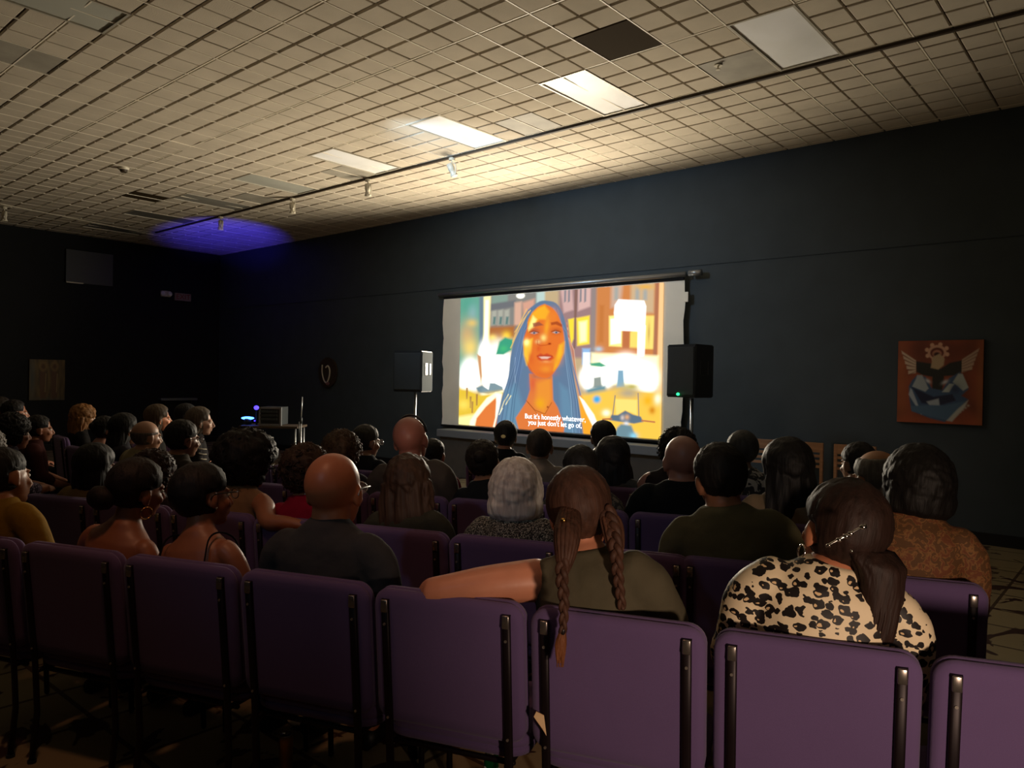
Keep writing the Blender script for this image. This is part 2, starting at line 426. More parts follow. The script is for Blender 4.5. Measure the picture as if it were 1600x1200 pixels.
spot(575, 290, 'white spotlight on the track, second from the screen side', (.2, .2, 0), 1.15)
spot(457, 322, 'white spotlight on the track above the equipment table', (.1, .1, 0), 1.15)
spot(345, 348, 'white spotlight on the track, farthest left and beside the blue glow', (0, .1, 0), 1.15)
pt = plane(7, 322, 2, ZC)
spot(7, 322, 'white spotlight hanging alone at the far left edge of the ceiling', (0, 0, 0), 1.15, pt.y)
bm = bmesh.new(); a = plane(0, 318, 2, ZC); b = plane(240, 366, 2, ZC); dv = (b-a)
box(bm, (a+b)/2+Vector((0, 0, -.006)), (.02, dv.length, .012), rot=Matrix.Rotation(math.atan2(-dv.x, dv.y), 3, 'Z')); 
tag(fin('ceiling_rail', bm, M['whitemetal']), 'thin pale rail on the ceiling near the left wall', 'ceiling rail')
ps = plane(193, 262, 2, ZC)
e = empty('smoke_detector', (ps.x, ps.y, ZC), 0, 'small round smoke detector on the ceiling above the left audience', 'smoke detector')
bm = bmesh.new(); cyl(bm, (0, 0, 0), (0, 0, -.03), .075, .065, n=24); fin('base', bm, M['whitemetal'], e)
bm = bmesh.new(); cyl(bm, (0, 0, -.03), (0, 0, -.06), .05, .04, n=24); fin('sensor_cap', bm, M['track'], e)
ps = plane(1122, 102, 2, ZC)
e = empty('sprinkler_head', (ps.x, ps.y, ZC+.004), 0, 'small round sprinkler head beside the grey ceiling panel', 'sprinkler')
bm = bmesh.new(); cyl(bm, (0, 0, .0), (0, 0, -.01), .035, n=16); cyl(bm, (0, 0, -.01), (0, 0, -.04), .008, n=8); cyl(bm, (0, 0, -.04), (0, 0, -.045), .02, n=12); fin('nozzle', bm, M['whitemetal'], e)

# ------------------------------------------------------------------ painted flat pictures (vertex colours)
class Paint:
    """soft polygons and spots on a sampling grid; coordinates X, Y are the picture's own"""
    def __init__(s, X, Y, base): s.X, s.Y = X, Y; s.C = np.empty(X.shape+(3,)); s.C[:] = lin(base)[:3]
    def mix(s, a, col, k=1.0):
        c = np.array(lin(col)[:3])*k; a = np.clip(a, 0, 1)[..., None]; s.C = s.C*(1-a)+c*a
    def poly(s, pts, col, w=.8, k=1.0, op=1.0, sm=0):
        P = [Vector((a, b, 0)) for a, b in pts]
        if sm: P = spline(P+[P[0]], sm)[:-1]
        P = [(p.x, p.y) for p in P]
        x0 = min(p[0] for p in P)-3*w; x1 = max(p[0] for p in P)+3*w; y0 = min(p[1] for p in P)-3*w; y1 = max(p[1] for p in P)+3*w
        m = (s.X > x0) & (s.X < x1) & (s.Y > y0) & (s.Y < y1)
        if not m.any(): return
        X, Y = s.X[m], s.Y[m]; d2 = np.full(X.shape, 1e9); ins = np.zeros(X.shape, bool)
        for (ax, ay), (bx, by) in zip(P, P[1:]+P[:1]):
            ex, ey = bx-ax, by-ay; L = ex*ex+ey*ey+1e-9
            t = np.clip(((X-ax)*ex+(Y-ay)*ey)/L, 0, 1); d2 = np.minimum(d2, (X-ax-t*ex)**2+(Y-ay-t*ey)**2)
            c = ((ay > Y) != (by > Y)); ins ^= c & (X < ex*(Y-ay)/(ey if ey else 1e-9)+ax)
        sd = np.sqrt(d2)*np.where(ins, -1, 1); a = np.zeros(s.X.shape); a[m] = np.clip(.5-sd/(2*w), 0, 1)*op; s.mix(a, col, k)
    def spot(s, x, y, rx, ry, col, k=1.0, op=1.0, hard=1.0, rot=0):
        dx, dy = s.X-x, s.Y-y; c, n = math.cos(rot), math.sin(rot)
        q = ((dx*c+dy*n)/rx)**2+((-dx*n+dy*c)/ry)**2
        s.mix(np.exp(-q**hard)*op, col, k)
    def line(s, pts, w, col, k=1.0, op=1.0, soft=.6):
        d = np.full(s.X.shape, 1e9)
        for (ax, ay), (bx, by) in zip(pts, pts[1:]):
            ex, ey = bx-ax, by-ay; t = np.clip(((s.X-ax)*ex+(s.Y-ay)*ey)/(ex*ex+ey*ey+1e-9), 0, 1)
            d = np.minimum(d, np.hypot(s.X-ax-t*ex, s.Y-ay-t*ey))
        s.mix(np.clip((w/2+soft-d)/(2*soft), 0, 1)*op, col, k)
def picture(name, nx, ny, w, h, fn, m, parent, y=0.0):
    """upright picture plane in local x/z facing -y, colours from fn(U, V) with V down"""
    U, V = np.meshgrid(np.linspace(0, 1, nx+1), np.linspace(0, 1, ny+1)); C = fn(U, V)
    co_ = np.stack([(U-.5)*w, np.full(U.shape, y), (.5-V)*h], -1).reshape(-1, 3)
    idx = np.arange((nx+1)*(ny+1)).reshape(ny+1, nx+1)
    F = np.stack([idx[:-1, :-1], idx[1:, :-1], idx[1:, 1:], idx[:-1, 1:]], -1).reshape(-1, 4)
    me = bpy.data.meshes.new(name); me.from_pydata(co_.tolist(), [], F.tolist())
    at_ = me.color_attributes.new('Col', 'FLOAT_COLOR', 'POINT')
    at_.data.foreach_set('color', np.concatenate([C.reshape(-1, 3), np.ones((C.size//3, 1))], 1).astype(np.float32).ravel())
    return link_mesh(name, me, m, parent)
def homography(src, dst):
    A = []; B = []
    for (u, v), (x, y) in zip(src, dst):
        A.append([u, v, 1, 0, 0, 0, -u*x, -v*x]); B.append(x); A.append([0, 0, 0, u, v, 1, -u*y, -v*y]); B.append(y)
    h = np.linalg.solve(np.array(A, float), np.array(B, float))
    def f(U, V):
        w = h[6]*U+h[7]*V+1; return (h[0]*U+h[1]*V+h[2])/w, (h[3]*U+h[4]*V+h[5])/w
    return f
SQ = [(0, 0), (1, 0), (1, 1), (0, 1)]
def film(U, V):
    X, Y = homography(SQ, [(725.5, 467.5), (1039.3, 443.5), (1041, 684.5), (725.5, 666.5)])(U, V)
    p = Paint(X, Y, 'cbb38a')
    P, S, L = p.poly, p.spot, p.line
    # street left
    P([(720, 460), (765, 460), (760, 600), (720, 600)], '6fae98', 4); S(738, 480, 14, 20, '58a890'); S(745, 490, 8, 14, '86b6b4')
    S(737, 525, 14, 22, 'd8b07a', op=.9); S(744, 506, 8, 6, 'e8c878'); S(742, 545, 12, 15, 'f0d070', 1.2, .9)
    P([(755, 460), (763, 460), (762, 560), (757, 560)], '6f8694', 2)
    P([(773, 455), (850, 448), (850, 520), (773, 525)], '8c8a84', 3)
    for x in (779, 789, 799): P([(x-4, 486), (x+4, 484), (x+4, 508), (x-4, 510)], 'b4b4a6', 2); P([(x-1, 496), (x+3, 496), (x+2, 508), (x-2, 508)], '5f7f7c', 1.5)
    P([(775, 458), (800, 456), (800, 474), (775, 477)], '8aa396', 2); P([(773, 476), (812, 470), (812, 480), (773, 487)], '74767a', 2)
    P([(811, 474), (822, 472), (822, 508), (811, 510)], 'e2b49c', 2); P([(823, 474), (842, 468), (842, 490), (826, 500)], 'e0a890', 2.5)
    P([(770, 512), (812, 510), (812, 528), (770, 530)], 'b5703c', 3); S(777, 529, 7, 5, 'ffd85a', 1.1); S(799, 526, 7, 7, 'ffd23c', 1.1)
    P([(762, 463), (773, 462), (772, 520), (771, 600), (759, 600), (763, 520)], 'fff3b0', 1.6, 1.2); P([(765, 470), (770, 470), (769, 600), (763, 600)], 'fffbe0', 1.5, 1.5)
    P([(845, 452), (858, 450), (858, 480), (845, 482)], 'c4dcd4', 2); S(820, 463, 6.5, 4.5, 'fffbe8', 2, 1, 3)
    # glare left
    for x, y, a, b in ((743, 590, 17, 28), (785, 580, 24, 42), (798, 600, 14, 20), (765, 560, 10, 26), (770, 615, 10, 12), (735, 600, 9, 14)): S(x, y, a, b, 'fffdf4', 2.2, 1, 2)
    P([(753, 555), (760, 558), (762, 590), (760, 600), (757, 585)], 'd8a070', 1.5)
    P([(788, 535), (797, 528), (810, 532), (808, 548), (795, 556), (782, 556)], '43a884', 2); S(795, 546, 6, 5, '4cc080')
    P([(752, 608), (762, 604), (772, 610), (774, 600), (782, 600), (795, 606), (796, 612), (772, 618), (756, 616)], '6c8c98', 1.6, op=.95)
    # ground left
    P([(720, 608), (740, 610), (760, 618), (800, 612), (800, 690), (720, 690)], 'f2cc40', 4); P([(722, 655), (750, 650), (760, 690), (722, 690)], 'fff0a0', 3, 1.2)
    for x, y in ((738, 618), (744, 632), (754, 628), (747, 640)): P([(x-1.5, y-10), (x+1.5, y-10), (x+1, y+8), (x-1, y+8)], 'b08048', 1)
    S(733, 635, 9, 8, 'ffe060', 1.1)
    # street right
    P([(880, 440), (935, 440), (935, 560), (880, 560)], 'a58484', 3); P([(882, 452), (900, 450), (903, 485), (888, 490)], 'dcb4ae', 2); P([(909, 450), (929, 448), (929, 480), (910, 487)], 'e4bcb4', 2)
    for x in (890, 896, 914, 921): P([(x-2, 452), (x+1, 452), (x+1, 472), (x-2, 474)], '8f8a90', 1)
    P([(904, 440), (909, 440), (907, 545), (904, 545)], '8c6a60', 1.2)
    P([(895, 500), (904, 498), (904, 530), (900, 540)], 'ffe040', 1.5, 1.1); P([(908, 498), (928, 494), (929, 538), (910, 541)], 'ffdc40', 1.8, 1.2); P([(912, 504), (924, 502), (924, 534), (914, 536)], 'fff8b8', 2.5, 1.3)
    P([(930, 440), (940, 440), (938, 552), (930, 552)], '9c8c88', 2)
    P([(938, 440), (1050, 430), (1050, 560), (938, 555)], 'd98a4e', 2.5); P([(960, 445), (978, 444), (975, 480), (960, 482)], 'd8b49c', 3); P([(990, 442), (1026, 440), (1026, 490), (990, 490)], 'd8b890', 3)
    for x in (968, 1000, 1012): P([(x-3, 450), (x+3, 450), (x+3, 470), (x-3, 470)], 'b0b0a8', 2)
    S(1012, 450, 14, 4, 'f0b858'); P([(943, 478), (950, 478), (950, 535), (943, 535)], 'c87838', 2, op=.6)
    P([(958, 495), (978, 493), (978, 542), (959, 541)], 'fff08c', 1.8, 1.3); P([(961, 500), (976, 498), (976, 536), (962, 538)], 'fffdf0', 2, 1.8)
    P([(990, 520), (1027, 496), (1026, 545), (990, 543)], 'ffdf70', 2, 1.1); P([(980, 518), (990, 518), (990, 545), (980, 545)], 'c9784a', 1.5)
    P([(1012, 494), (1028, 494), (1028, 545), (1012, 545)], 'ffe27a', 1.8, 1.1); S(1019, 520, 2, 16, 'c8a050', op=.7)
    P([(1027, 440), (1033, 440), (1032, 556), (1026, 556)], 'b87858', 1.5); P([(1033, 440), (1042, 440), (1042, 690), (1033, 690)], 'ffcc90', 1.2, 1.1)
    P([(967, 478), (972, 470), (1010, 472), (1013, 480), (1012, 518), (970, 516), (966, 490)], 'ffffff', 2, 2.4)
    P([(1003, 510), (1013, 510), (1012, 575), (1003, 575)], 'ffffff', 2, 2.4)
    P([(932, 552), (1034, 556), (1034, 600), (932, 600)], 'fff6c0', 3, 1.4)
    S(943, 546, 6, 4, 'bcdcec', op=.9); P([(918, 545), (930, 545), (930, 570), (918, 570)], '9cc4f0', 2); P([(920, 552), (929, 552), (929, 590), (920, 590)], 'f4fbff', 2, 1.8)
    for x, y, a, b in ((930, 590, 15, 18), (960, 580, 20, 18), (985, 575, 22, 22), (1010, 590, 24, 24), (1018, 600, 13, 16), (955, 590, 12, 16)): S(x, y, a, b, 'fffef6', 2.2, 1, 2)
    P([(930, 568), (945, 566), (957, 572), (948, 574), (932, 572)], '58b088', 1.5)
    P([(936, 590), (948, 588), (950, 608), (936, 606)], '9aa49c', 2); P([(925, 608), (955, 602), (958, 618), (928, 622)], '6c98a4', 3)
    S(927, 600, 6, 8, 'eaffff', 1.8, 1, 2)
    P([(973, 578), (982, 578), (984, 604), (972, 606)], '8ab4cc', 1.6)
    # ground right
    P([(915, 618), (955, 610), (975, 606), (1040, 612), (1044, 692), (915, 690)], 'ffce50', 4, 1.05); S(995, 604, 14, 6, 'cdbf5a'); S(990, 614, 17, 8, 'b9ac92', op=.9)
    S(1020, 625, 7, 8, 'ffbe28'); S(1027, 640, 5, 6, 'e09020'); S(942, 624, 6, 6, '3cacec', 1.1, 1, 1.6); S(957, 645, 6, 5, 'fff4d0', 1.4); S(1035, 622, 5, 8, 'fff2d0', 1.3)
    P([(970, 623), (1004, 624), (1004, 648), (996, 644), (985, 641), (972, 649)], 'ffe27a', 1.5, 1.1)
    L([(970, 618), (967, 648)], 1.6, '8a8484'); L([(1005, 614), (1007, 650)], 1.6, 'a08c88')
    P([(965, 648), (975, 648), (986, 641), (998, 647), (1010, 650), (1014, 658), (1000, 661), (975, 658), (962, 656)], '63788a', 1.2)
    L([(952, 655), (965, 654)], 2.4, 'c07848'); L([(1012, 656), (1031, 658)], 2.4, 'c87a50')
    S(982, 652, 3, 4, 'd8c8c0'); S(989, 651, 3.5, 4, 'e8b080'); S(988, 662, 4, 4, 'e4e8f4', 1.1)
    P([(980, 662), (996, 664), (1007, 690), (966, 690), (974, 668)], '7494a0', 2); S(1000, 680, 6, 5, '90d4ec', 1.1)
    # hair
    hair = [(838, 480), (850, 472), (862, 471), (876, 475), (886, 490), (893, 515), (897, 540), (902, 565), (908, 600), (914, 630), (920, 660), (925, 690), (776, 690), (784, 655), (795, 618), (803, 590), (806, 560), (812, 530), (822, 503), (831, 487)]
    P(hair, '66809e', 1.0, sm=3); P([(800, 610), (815, 600), (828, 640), (822, 690), (790, 690)], '6c98b4', 5, op=.8); P([(826, 500), (832, 510), (830, 560), (818, 600), (812, 560)], '6a86b0', 3, op=.7)
    P([(884, 600), (898, 610), (914, 680), (890, 690)], '6c94b0', 4, op=.8)
    for a, b in (((806, 545), (833, 488)), ((809, 535), (830, 484)), ((812, 520), (836, 486))): L([a, ((a[0]+b[0])/2-1, (a[1]+b[1])/2), b], 1.5, 'f2c26c', 1.1, .8)
    L([(814, 560), (813, 585), (815, 600)], 1.2, 'a0b8d4', 1, .7); L([(808, 620), (800, 634)], 1.3, 'fff0b0', 1.2); L([(804, 618), (797, 630), (792, 645)], 1.3, 'fff0b0', 1.2); L([(795, 640), (790, 650)], 1.2, 'ffffe0', 1.2)
    for k in range(7):
        x = 893+k*.6; L([(x, 505+k*4), (899+k, 548), (905+k, 580+k*2), (912+k*.7, 612), (919, 650-k*3)], 1.1, ('e89870', 'c86848', 'f4c8a8', 'a06058')[k % 4], 1, .75)
    rnd = random.Random(3)
    for k in range(34):
        x0 = 838+rnd.uniform(-6, 40); sgn = -1 if x0 < 858 else 1; b_ = rnd.uniform(.2, 1)
        pts = [(x0, 478+abs(x0-858)*.3), (858+sgn*(27+8*b_), 520), (858+sgn*(32+14*b_), 570), (858+sgn*(38+24*b_), 625), (858+sgn*(40+32*b_), 680)]
        L(pts, .7, ('46607f', '7e9cc0', '8fb0cc', '3f587a')[k % 4], 1, .55, .5)
    # neck, chest
    P([(836, 585), (872, 588), (874, 625), (882, 638), (893, 668), (890, 690), (826, 690), (816, 655), (832, 630), (838, 610)], 'e88040', 1.2)
    P([(847, 600), (870, 590), (872, 625), (860, 650), (848, 630)], 'f49838', 4); S(854, 632, 8, 9, 'f8b020', op=.9); S(842, 600, 5, 12, 'e06040', op=.7); P([(838, 587), (872, 586), (870, 593), (842, 592)], 'c07858', 2, op=.8)
    L([(832, 627), (846, 642), (862, 648), (872, 630)], .9, '9a4818', 1, .9); L([(835, 630), (850, 648)], .8, '9a4818', 1, .7); S(866, 637, 1.4, 1.4, '8c3010')
    # shirt and arms
    P([(742, 668), (752, 650), (764, 636), (775, 622), (785, 616), (794, 618), (788, 640), (784, 690), (742, 690)], 'ee8440', 1.2)
    P([(738, 690), (744, 660), (756, 642), (770, 624), (784, 615), (792, 616), (783, 624), (768, 638), (754, 656), (747, 690)], 'fff4c8', 1.4, 1.5)
    P([(784, 618), (794, 617), (790, 640), (784, 665), (780, 690), (776, 690), (784, 655), (785, 630)], 'fff8e0', 1.2, 1.4)
    P([(914, 620), (918, 618), (934, 645), (944, 665), (950, 690), (924, 690), (918, 650)], 'f6a830', 1.4, 1.1); P([(915, 620), (922, 626), (938, 648), (946, 668), (938, 668), (926, 645)], 'fffbe4', 1.4, 1.6)
    # face
    P([(858, 476), (870, 482), (880, 495), (887, 515), (890, 535), (888, 555), (880, 575), (868, 590), (855, 591), (842, 584), (832, 570), (827, 550), (826, 532), (831, 515), (833, 500), (842, 486), (850, 479)], 'ee7a30', 1.1, sm=3)
    P([(848, 482), (858, 478), (866, 488), (860, 500), (850, 500), (840, 510), (834, 520), (833, 505), (839, 490)], 'ffb82c', 2.2, 1.05, .9); P([(833, 514), (840, 494), (846, 500), (842, 512), (834, 518)], 'fff08c', 1.8, 1.2, .9)
    S(872, 496, 8, 12, 'f48a34', op=.8); P([(827, 535), (840, 530), (838, 552), (832, 572), (827, 555)], 'ffd040', 2.2, 1.1, .9); S(831, 536, 4, 5, 'ffffa0', 1.3)
    P([(882, 540), (890, 535), (889, 552), (880, 572), (874, 580), (878, 558)], 'ffc82c', 2.4, 1.05, .85); S(862, 512, 4, 16, 'ffb030', op=.8, rot=.1); S(878, 565, 7, 8, 'f8a030', op=.7)
    P([(840, 506), (850, 504), (857, 509), (851, 510), (841, 512)], 'a05840', 1, op=.9); P([(868, 505), (878, 503), (886, 508), (886, 512), (876, 508), (869, 509)], 'a84824', 1, op=.85)
    S(844, 517, 6, 4, 'c86038', op=.8); S(877, 518, 6, 4, 'c85828', op=.8)
    S(843, 520, 8, 5, 'b8583c', op=.8); S(877, 519, 8, 5, 'c8602c', op=.8)
    P([(836.5, 521.5), (842, 519.3), (848.5, 521), (843, 523.2)], 'c8b4b0', .8); S(842.5, 521.2, 2.0, 1.7, '48546c', hard=2); L([(835, 520), (841, 518), (850, 520.5)], 1.0, '6c3420', 1, .9)
    P([(871, 520.5), (876, 518.3), (882, 520.5), (877, 522.3)], 'ccb8b0', .8); S(877, 520.4, 2.0, 1.7, '48546c', hard=2); L([(869.5, 519), (876, 517), (884, 519.5)], 1.0, '6c3420', 1, .9)
    S(857, 529, 4.5, 5, 'ffe080', 1.1); S(849, 535, 4, 3, 'ffdc90', 1); L([(848, 533), (848, 539), (853, 541), (862, 540), (868, 538)], 1.4, 'c04c20', 1, .7); S(867, 538, 2.4, 1.6, '9c3010')
    P([(847, 557), (853, 553), (858, 555), (863, 553), (871, 556), (874, 560), (867, 566), (857, 567), (849, 562)], 'd4502c', 1.4)
    P([(851, 558.5), (859, 558), (869, 558.5), (864, 561.5), (855, 561.5)], 'f8dcc8', 1.1, 1.0, .85); L([(848, 557.5), (858, 556.5), (872, 557.5)], .8, '9c3418', 1, .8)
    S(838, 560, 5, 12, 'e0642c', op=.6, rot=-.2); S(862, 584, 14, 5, 'd8602c', op=.5); S(888, 545, 3, 16, 'f09040', op=.5); S(851, 540, 6, 14, 'd85c2c', op=.35)
    S(862, 566, 7, 2.2, 'f8a058'); S(862, 578, 9, 6, 'f89a34', op=.8); S(850, 546, 3, 4, 'e05828', op=.6)
    P([(830, 560), (836, 580), (846, 590), (842, 584), (834, 570)], 'c85828', 1.5, op=.6)
    return p.C
e = empty('projection_screen', (-6.995, DW-.10, 1.6+.275), 0, 'large projection screen on the dark wall showing a smiling woman above subtitles', 'screen')
sx0, sx1, sz0, sz1 = -9.235-(-6.995), -4.74+6.995, -.785-.275, 1.325-.275
ix0, ix1, iz0, iz1 = -8.815+6.995, -5.04+6.995, -.765-.275, 1.312-.275
# cloth with slightly wavy edges
bm = bmesh.new(); n = 40; m_ = 16
gv = []
for a in range(n+1):
    row = []
    for b in range(m_+1):
        x = sx0+(sx1-sx0)*a/n; z = sz0+(sz1-sz0)*b/m_
        if a in (0, n): x += .012*math.sin(b*1.3+a)+.008*math.sin(b*2.9)
        y = .012+.008*math.sin(a*.55+b*.3)
        if ix0-.02 < x < ix1+.02: y = .012
        row.append(bm.verts.new((x, y, z)))
    gv.append(row)
for a in range(n):
    for b in range(m_): bm.faces.new((gv[a][b], gv[a+1][b], gv[a+1][b+1], gv[a][b+1]))
fin('border_cloth', bm, M['fabric'], e, True)
FILM = attr_mat('projected_film', 1.0)
o = picture('film_image', 640, 352, ix1-ix0, iz1-iz0, film, FILM, e); o.location = ((ix0+ix1)/2, -.004, (iz0+iz1)/2)
sub = emis('subtitle_white', 'ffffff', 1.6)
pz = plane(853, 652, 1, DW-.1); pz2 = plane(867, 661, 1, DW-.1)
s1 = text_mesh("But it's honestly whatever,", .106, sub, 'subtitle_line', e, (0, -.008, 0), (PI/2, 0, 0), .001, bold=.0012)
q1 = plane(866, 653, 1, DW-.11); s1.location = (q1.x+6.995, -.010, q1.z-1.875)
s2 = text_mesh("you just don't let go of,", .106, sub, 'subtitle_line', e, (0, -.008, 0), (PI/2, 0, 0), .001, bold=.0012)
q2 = plane(866, 662.5, 1, DW-.11); s2.location = (q2.x+6.995, -.010, q2.z-1.875)
bm = bmesh.new(); box(bm, ((sx0+sx1)/2, .0, sz0-.012), (sx1-sx0, .03, .03), bev=.006); fin('bottom_bar', bm, M['blackcloth'], e)
bm = bmesh.new(); cyl(bm, (sx0-.1, .0, sz1+.075), (sx1+.02, .0, sz1+.075), .035, n=20); fin('roller_tube', bm, M['steel'], e, True)
bm = bmesh.new(); box(bm, ((sx0+sx1)/2, .012, sz1+.025), (sx1-sx0-.02, .02, .045)); fin('black_drop', bm, M['blackcloth'], e)
bm = bmesh.new(); cyl(bm, (sx1+.07, 0, sz1+.08), (sx1+.24, 0, sz1+.08), .04, n=16); fin('end_bracket', bm, M['steel'], e, True)
bm = bmesh.new(); box(bm, (sx1+.025, .012, sz1-.22), (.06, .01, .13), bev=.003); fin('side_tab', bm, M['fabric'], e)

# low platform under the screen
xa = plane(690, 690, 1, DW-.3).x; xb = plane(1052, 704, 1, DW-.3).x
e = empty('low_platform', ((xa+xb)/2, DW-.22, 0), 0, 'long low grey-topped platform against the wall below the projection screen', 'platform')
bm = bmesh.new(); box(bm, (0, 0, .70), (xb-xa, .40, .12), bev=.01); fin('grey_top', bm, M['stage'], e)
bm = bmesh.new(); box(bm, (0, .02, .32), (xb-xa-.04, .34, .64), bev=.01); fin('brown_front', bm, M['stagef'], e)

# speakers on stands
def speaker(px, z, py0, py1, label, slabel, w=.42, d=.36, rz=0, side=False, px2=None):
    a = at(px, py0, z); b = at(px, py1, z); h = a.z-b.z
    st = empty('speaker_stand', (a.x, a.y, 0), rz, slabel, 'speaker stand')
    bm = bmesh.new(); cyl(bm, (0, 0, .45), (0, 0, b.z-.01), .0175, n=14); fin('pole', bm, M['steel'], st, True)
    bm = bmesh.new(); cyl(bm, (0, 0, .62), (0, 0, .72), .03, n=14); fin('collar', bm, M['whitemetal'], st, True)
    bm = bmesh.new(); cyl(bm, (.03, 0, .9), (.06, 0, .9), .016, n=10); fin('knob', bm, M['whitemetal'], st, True)
    for k in range(3):
        t = 2*PI*k/3+.4; bm = bmesh.new(); tube(bm, [(0, 0, .68), (math.cos(t)*.45, math.sin(t)*.45, .015)], .013, n=8); fin('leg', bm, M['blackpl'], st, True)
    sp = empty('loudspeaker', (a.x, a.y, b.z), rz, label, 'speaker')
    bm = bmesh.new()
    # trapezoid cabinet, narrower at the back (+y)
    pts = [(-w/2, -d/2), (w/2, -d/2), (w*.32, d/2), (-w*.32, d/2)]
    lo = [bm.verts.new((x, y, 0)) for x, y in pts]; hi = [bm.verts.new((x, y, h)) for x, y in pts]
    bm.faces.new(lo[::-1]); bm.faces.new(hi)
    sf = []
    for k in range(4): sf.append(bm.faces.new((lo[k], lo[(k+1) % 4], hi[(k+1) % 4], hi[k])))
    if side: sf[1].material_index = 1  # side towards the screen: light falling on it is put into a paler grey
    bmesh.ops.bevel(bm, geom=list(bm.edges), offset=.012, segments=2, affect='EDGES')
    fin('cabinet', bm, [M['blackpl'], M['lit_side']], sp)
    bm = bmesh.new(); box(bm, (0, -d/2-.004, h*.5), (w-.05, .012, h-.06), bev=.004); fin('grille', bm, M['grille'], sp)
    # side handle recess on +x face
    nx = Vector((d, w*.18, 0)).normalized(); ang = math.atan2(w*.18, d)
    for sgn in (1, -1):
        bm = bmesh.new()
        for zz in (.5,):
            q = Matrix.Rotation(sgn*ang, 3, 'Z'); c = Vector((sgn*(w*.41), 0, h*.56))
            vs = box(bm, (0, -.05, 0), (.014, .10, .16), bev=.004); vs += box(bm, (0, .09, 0), (.014, .06, .15), bev=.004)
            bmesh.ops.rotate(bm, cent=(0, 0, 0), matrix=q, verts=bm.verts); bmesh.ops.translate(bm, vec=c, verts=bm.verts)
        fin('handle', bm, M['blackpl'], sp)
    return sp
speaker(650, 9.9, 549, 612, 'black loudspeaker left of the screen with a pale lit side panel', 'thin stand under the loudspeaker left of the screen', rz=R(16), side=True, w=.44, d=.40)
s = speaker(1083, 8.3, 539, 621, 'black loudspeaker overlapping the right edge of the screen', 'speaker stand with pale pole right of the screen', rz=R(-14), w=.42, d=.38)
bm = bmesh.new(); ell(bm, (-.02, -.205, .035), (.022, .012, .016)); fin('green_light', bm, emis('green_led', '30ff90', 2.5), s, True)

# paintings
def redart(U, V):
    X, Y = 1404.5+U*130, 534+V*128   # picture's own units
    p = Paint(U*100, V*100, '8a4426'); P, S, L = p.poly, p.spot, p.line
    n = np.vectorize(lambda a, b: noise.noise(Vector((a*.05, b*.05, 0))))(U*100, V*100); p.C *= (1+.5*n)[..., None]
    S(50, 14, 46, 14, '6a3020', op=.8); S(4, 50, 8, 60, 'a86030', op=.5); S(50, 98, 70, 6, 'a85028', op=.6); S(78, 62, 12, 30, '5a2412', op=.5); S(98, 50, 5, 60, 'a86838', op=.5)
    # gear halo
    for k in range(8):
        t = 2*PI*k/8+.3; S(47+12.5*math.cos(t), 14+9.5*math.sin(t), 2.6, 2.6, 'd8a888', hard=3)
    P([(47+11*math.cos(t), 14.5+9*math.sin(t)) for t in np.linspace(0, 2*PI, 24)[:-1]], 'd0a084', .8)
    P([(47+8*math.cos(t), 15+6.5*math.sin(t)) for t in np.linspace(0, 2*PI, 24)[:-1]], '6a2c1a', .8)
    P([(47+5.5*math.cos(t), 16+4.5*math.sin(t)) for t in np.linspace(0, 2*PI, 20)[:-1]], 'b87c60', .8); S(47, 17, 4, 3, '3a1610', hard=3)
    # coat with outstretched sleeves
    P([(22, 25), (42, 28), (52, 34), (62, 27), (76, 24), (78, 36), (70, 42), (56, 43), (54, 60), (60, 68), (36, 70), (42, 62), (42, 44), (30, 42), (23, 38)], '22241e', 1)
    P([(42, 20), (50, 16), (56, 22), (55, 30), (49, 35), (40, 33)], 'b8a07c', .9)
    # wings
    for k in range(5):
        P([(22, 24+k*3), (22, 27.5+k*3), (5+k*2.0, 16+k*6.2), (4+k*2.2, 12+k*6.2)], 'cdb69c', .7); P([(76, 23+k*3), (76, 26.5+k*3), (94-k*1.6, 14+k*5.2), (95-k*1.8, 10+k*5.2)], 'b89c84', .7)
        L([(21, 26+k*3), (6+k*2, 17+k*6.2)], .5, '5a3020'); L([(77, 25+k*3), (93-k*1.6, 15+k*5.2)], .5, '5a3020')
    # blue folded shape
    P([(24, 42), (34, 44), (42, 58), (54, 60), (62, 45), (74, 38), (84, 58), (76, 66), (84, 70), (70, 82), (58, 98), (40, 94), (18, 86), (15, 72), (14, 56), (18, 48)], '3c5878', 1)
    P([(24, 42), (30, 42), (38, 58), (34, 62), (18, 56), (22, 48)], 'a4b0b4', .8); P([(16, 58), (14, 66), (22, 78), (30, 90), (24, 74), (18, 60)], 'b0bcc4', .8); P([(72, 40), (77, 40), (84, 56), (78, 60), (66, 50)], 'a8b2ac', .8)
    P([(18, 57), (44, 68), (66, 64), (70, 72), (52, 78), (30, 76)], '1c2440', 1); P([(36, 74), (50, 70), (52, 82), (42, 82)], 'a8b4bc', 1); P([(54, 62), (62, 52), (68, 52), (62, 62)], 'b4beb8', .8)
    P([(17, 80), (40, 78), (58, 78), (82, 72), (62, 96), (40, 92), (18, 86)], '4c6c88', 1); P([(60, 96), (72, 82), (84, 71), (80, 80), (66, 97)], 'b8c0b8', 1, op=.9)
    S(69, 58, 6, 6, '24304c', op=.8); S(37, 49, 3.5, 2, 'c4ccd0', rot=.6); S(57, 50, 4, 2, 'c0c8cc', rot=-.5)
    for k in range(7): S(66+k*3, 93-k*2.6, 1.5, 1.3, 'b8b0a0', op=.8)
    return p.C
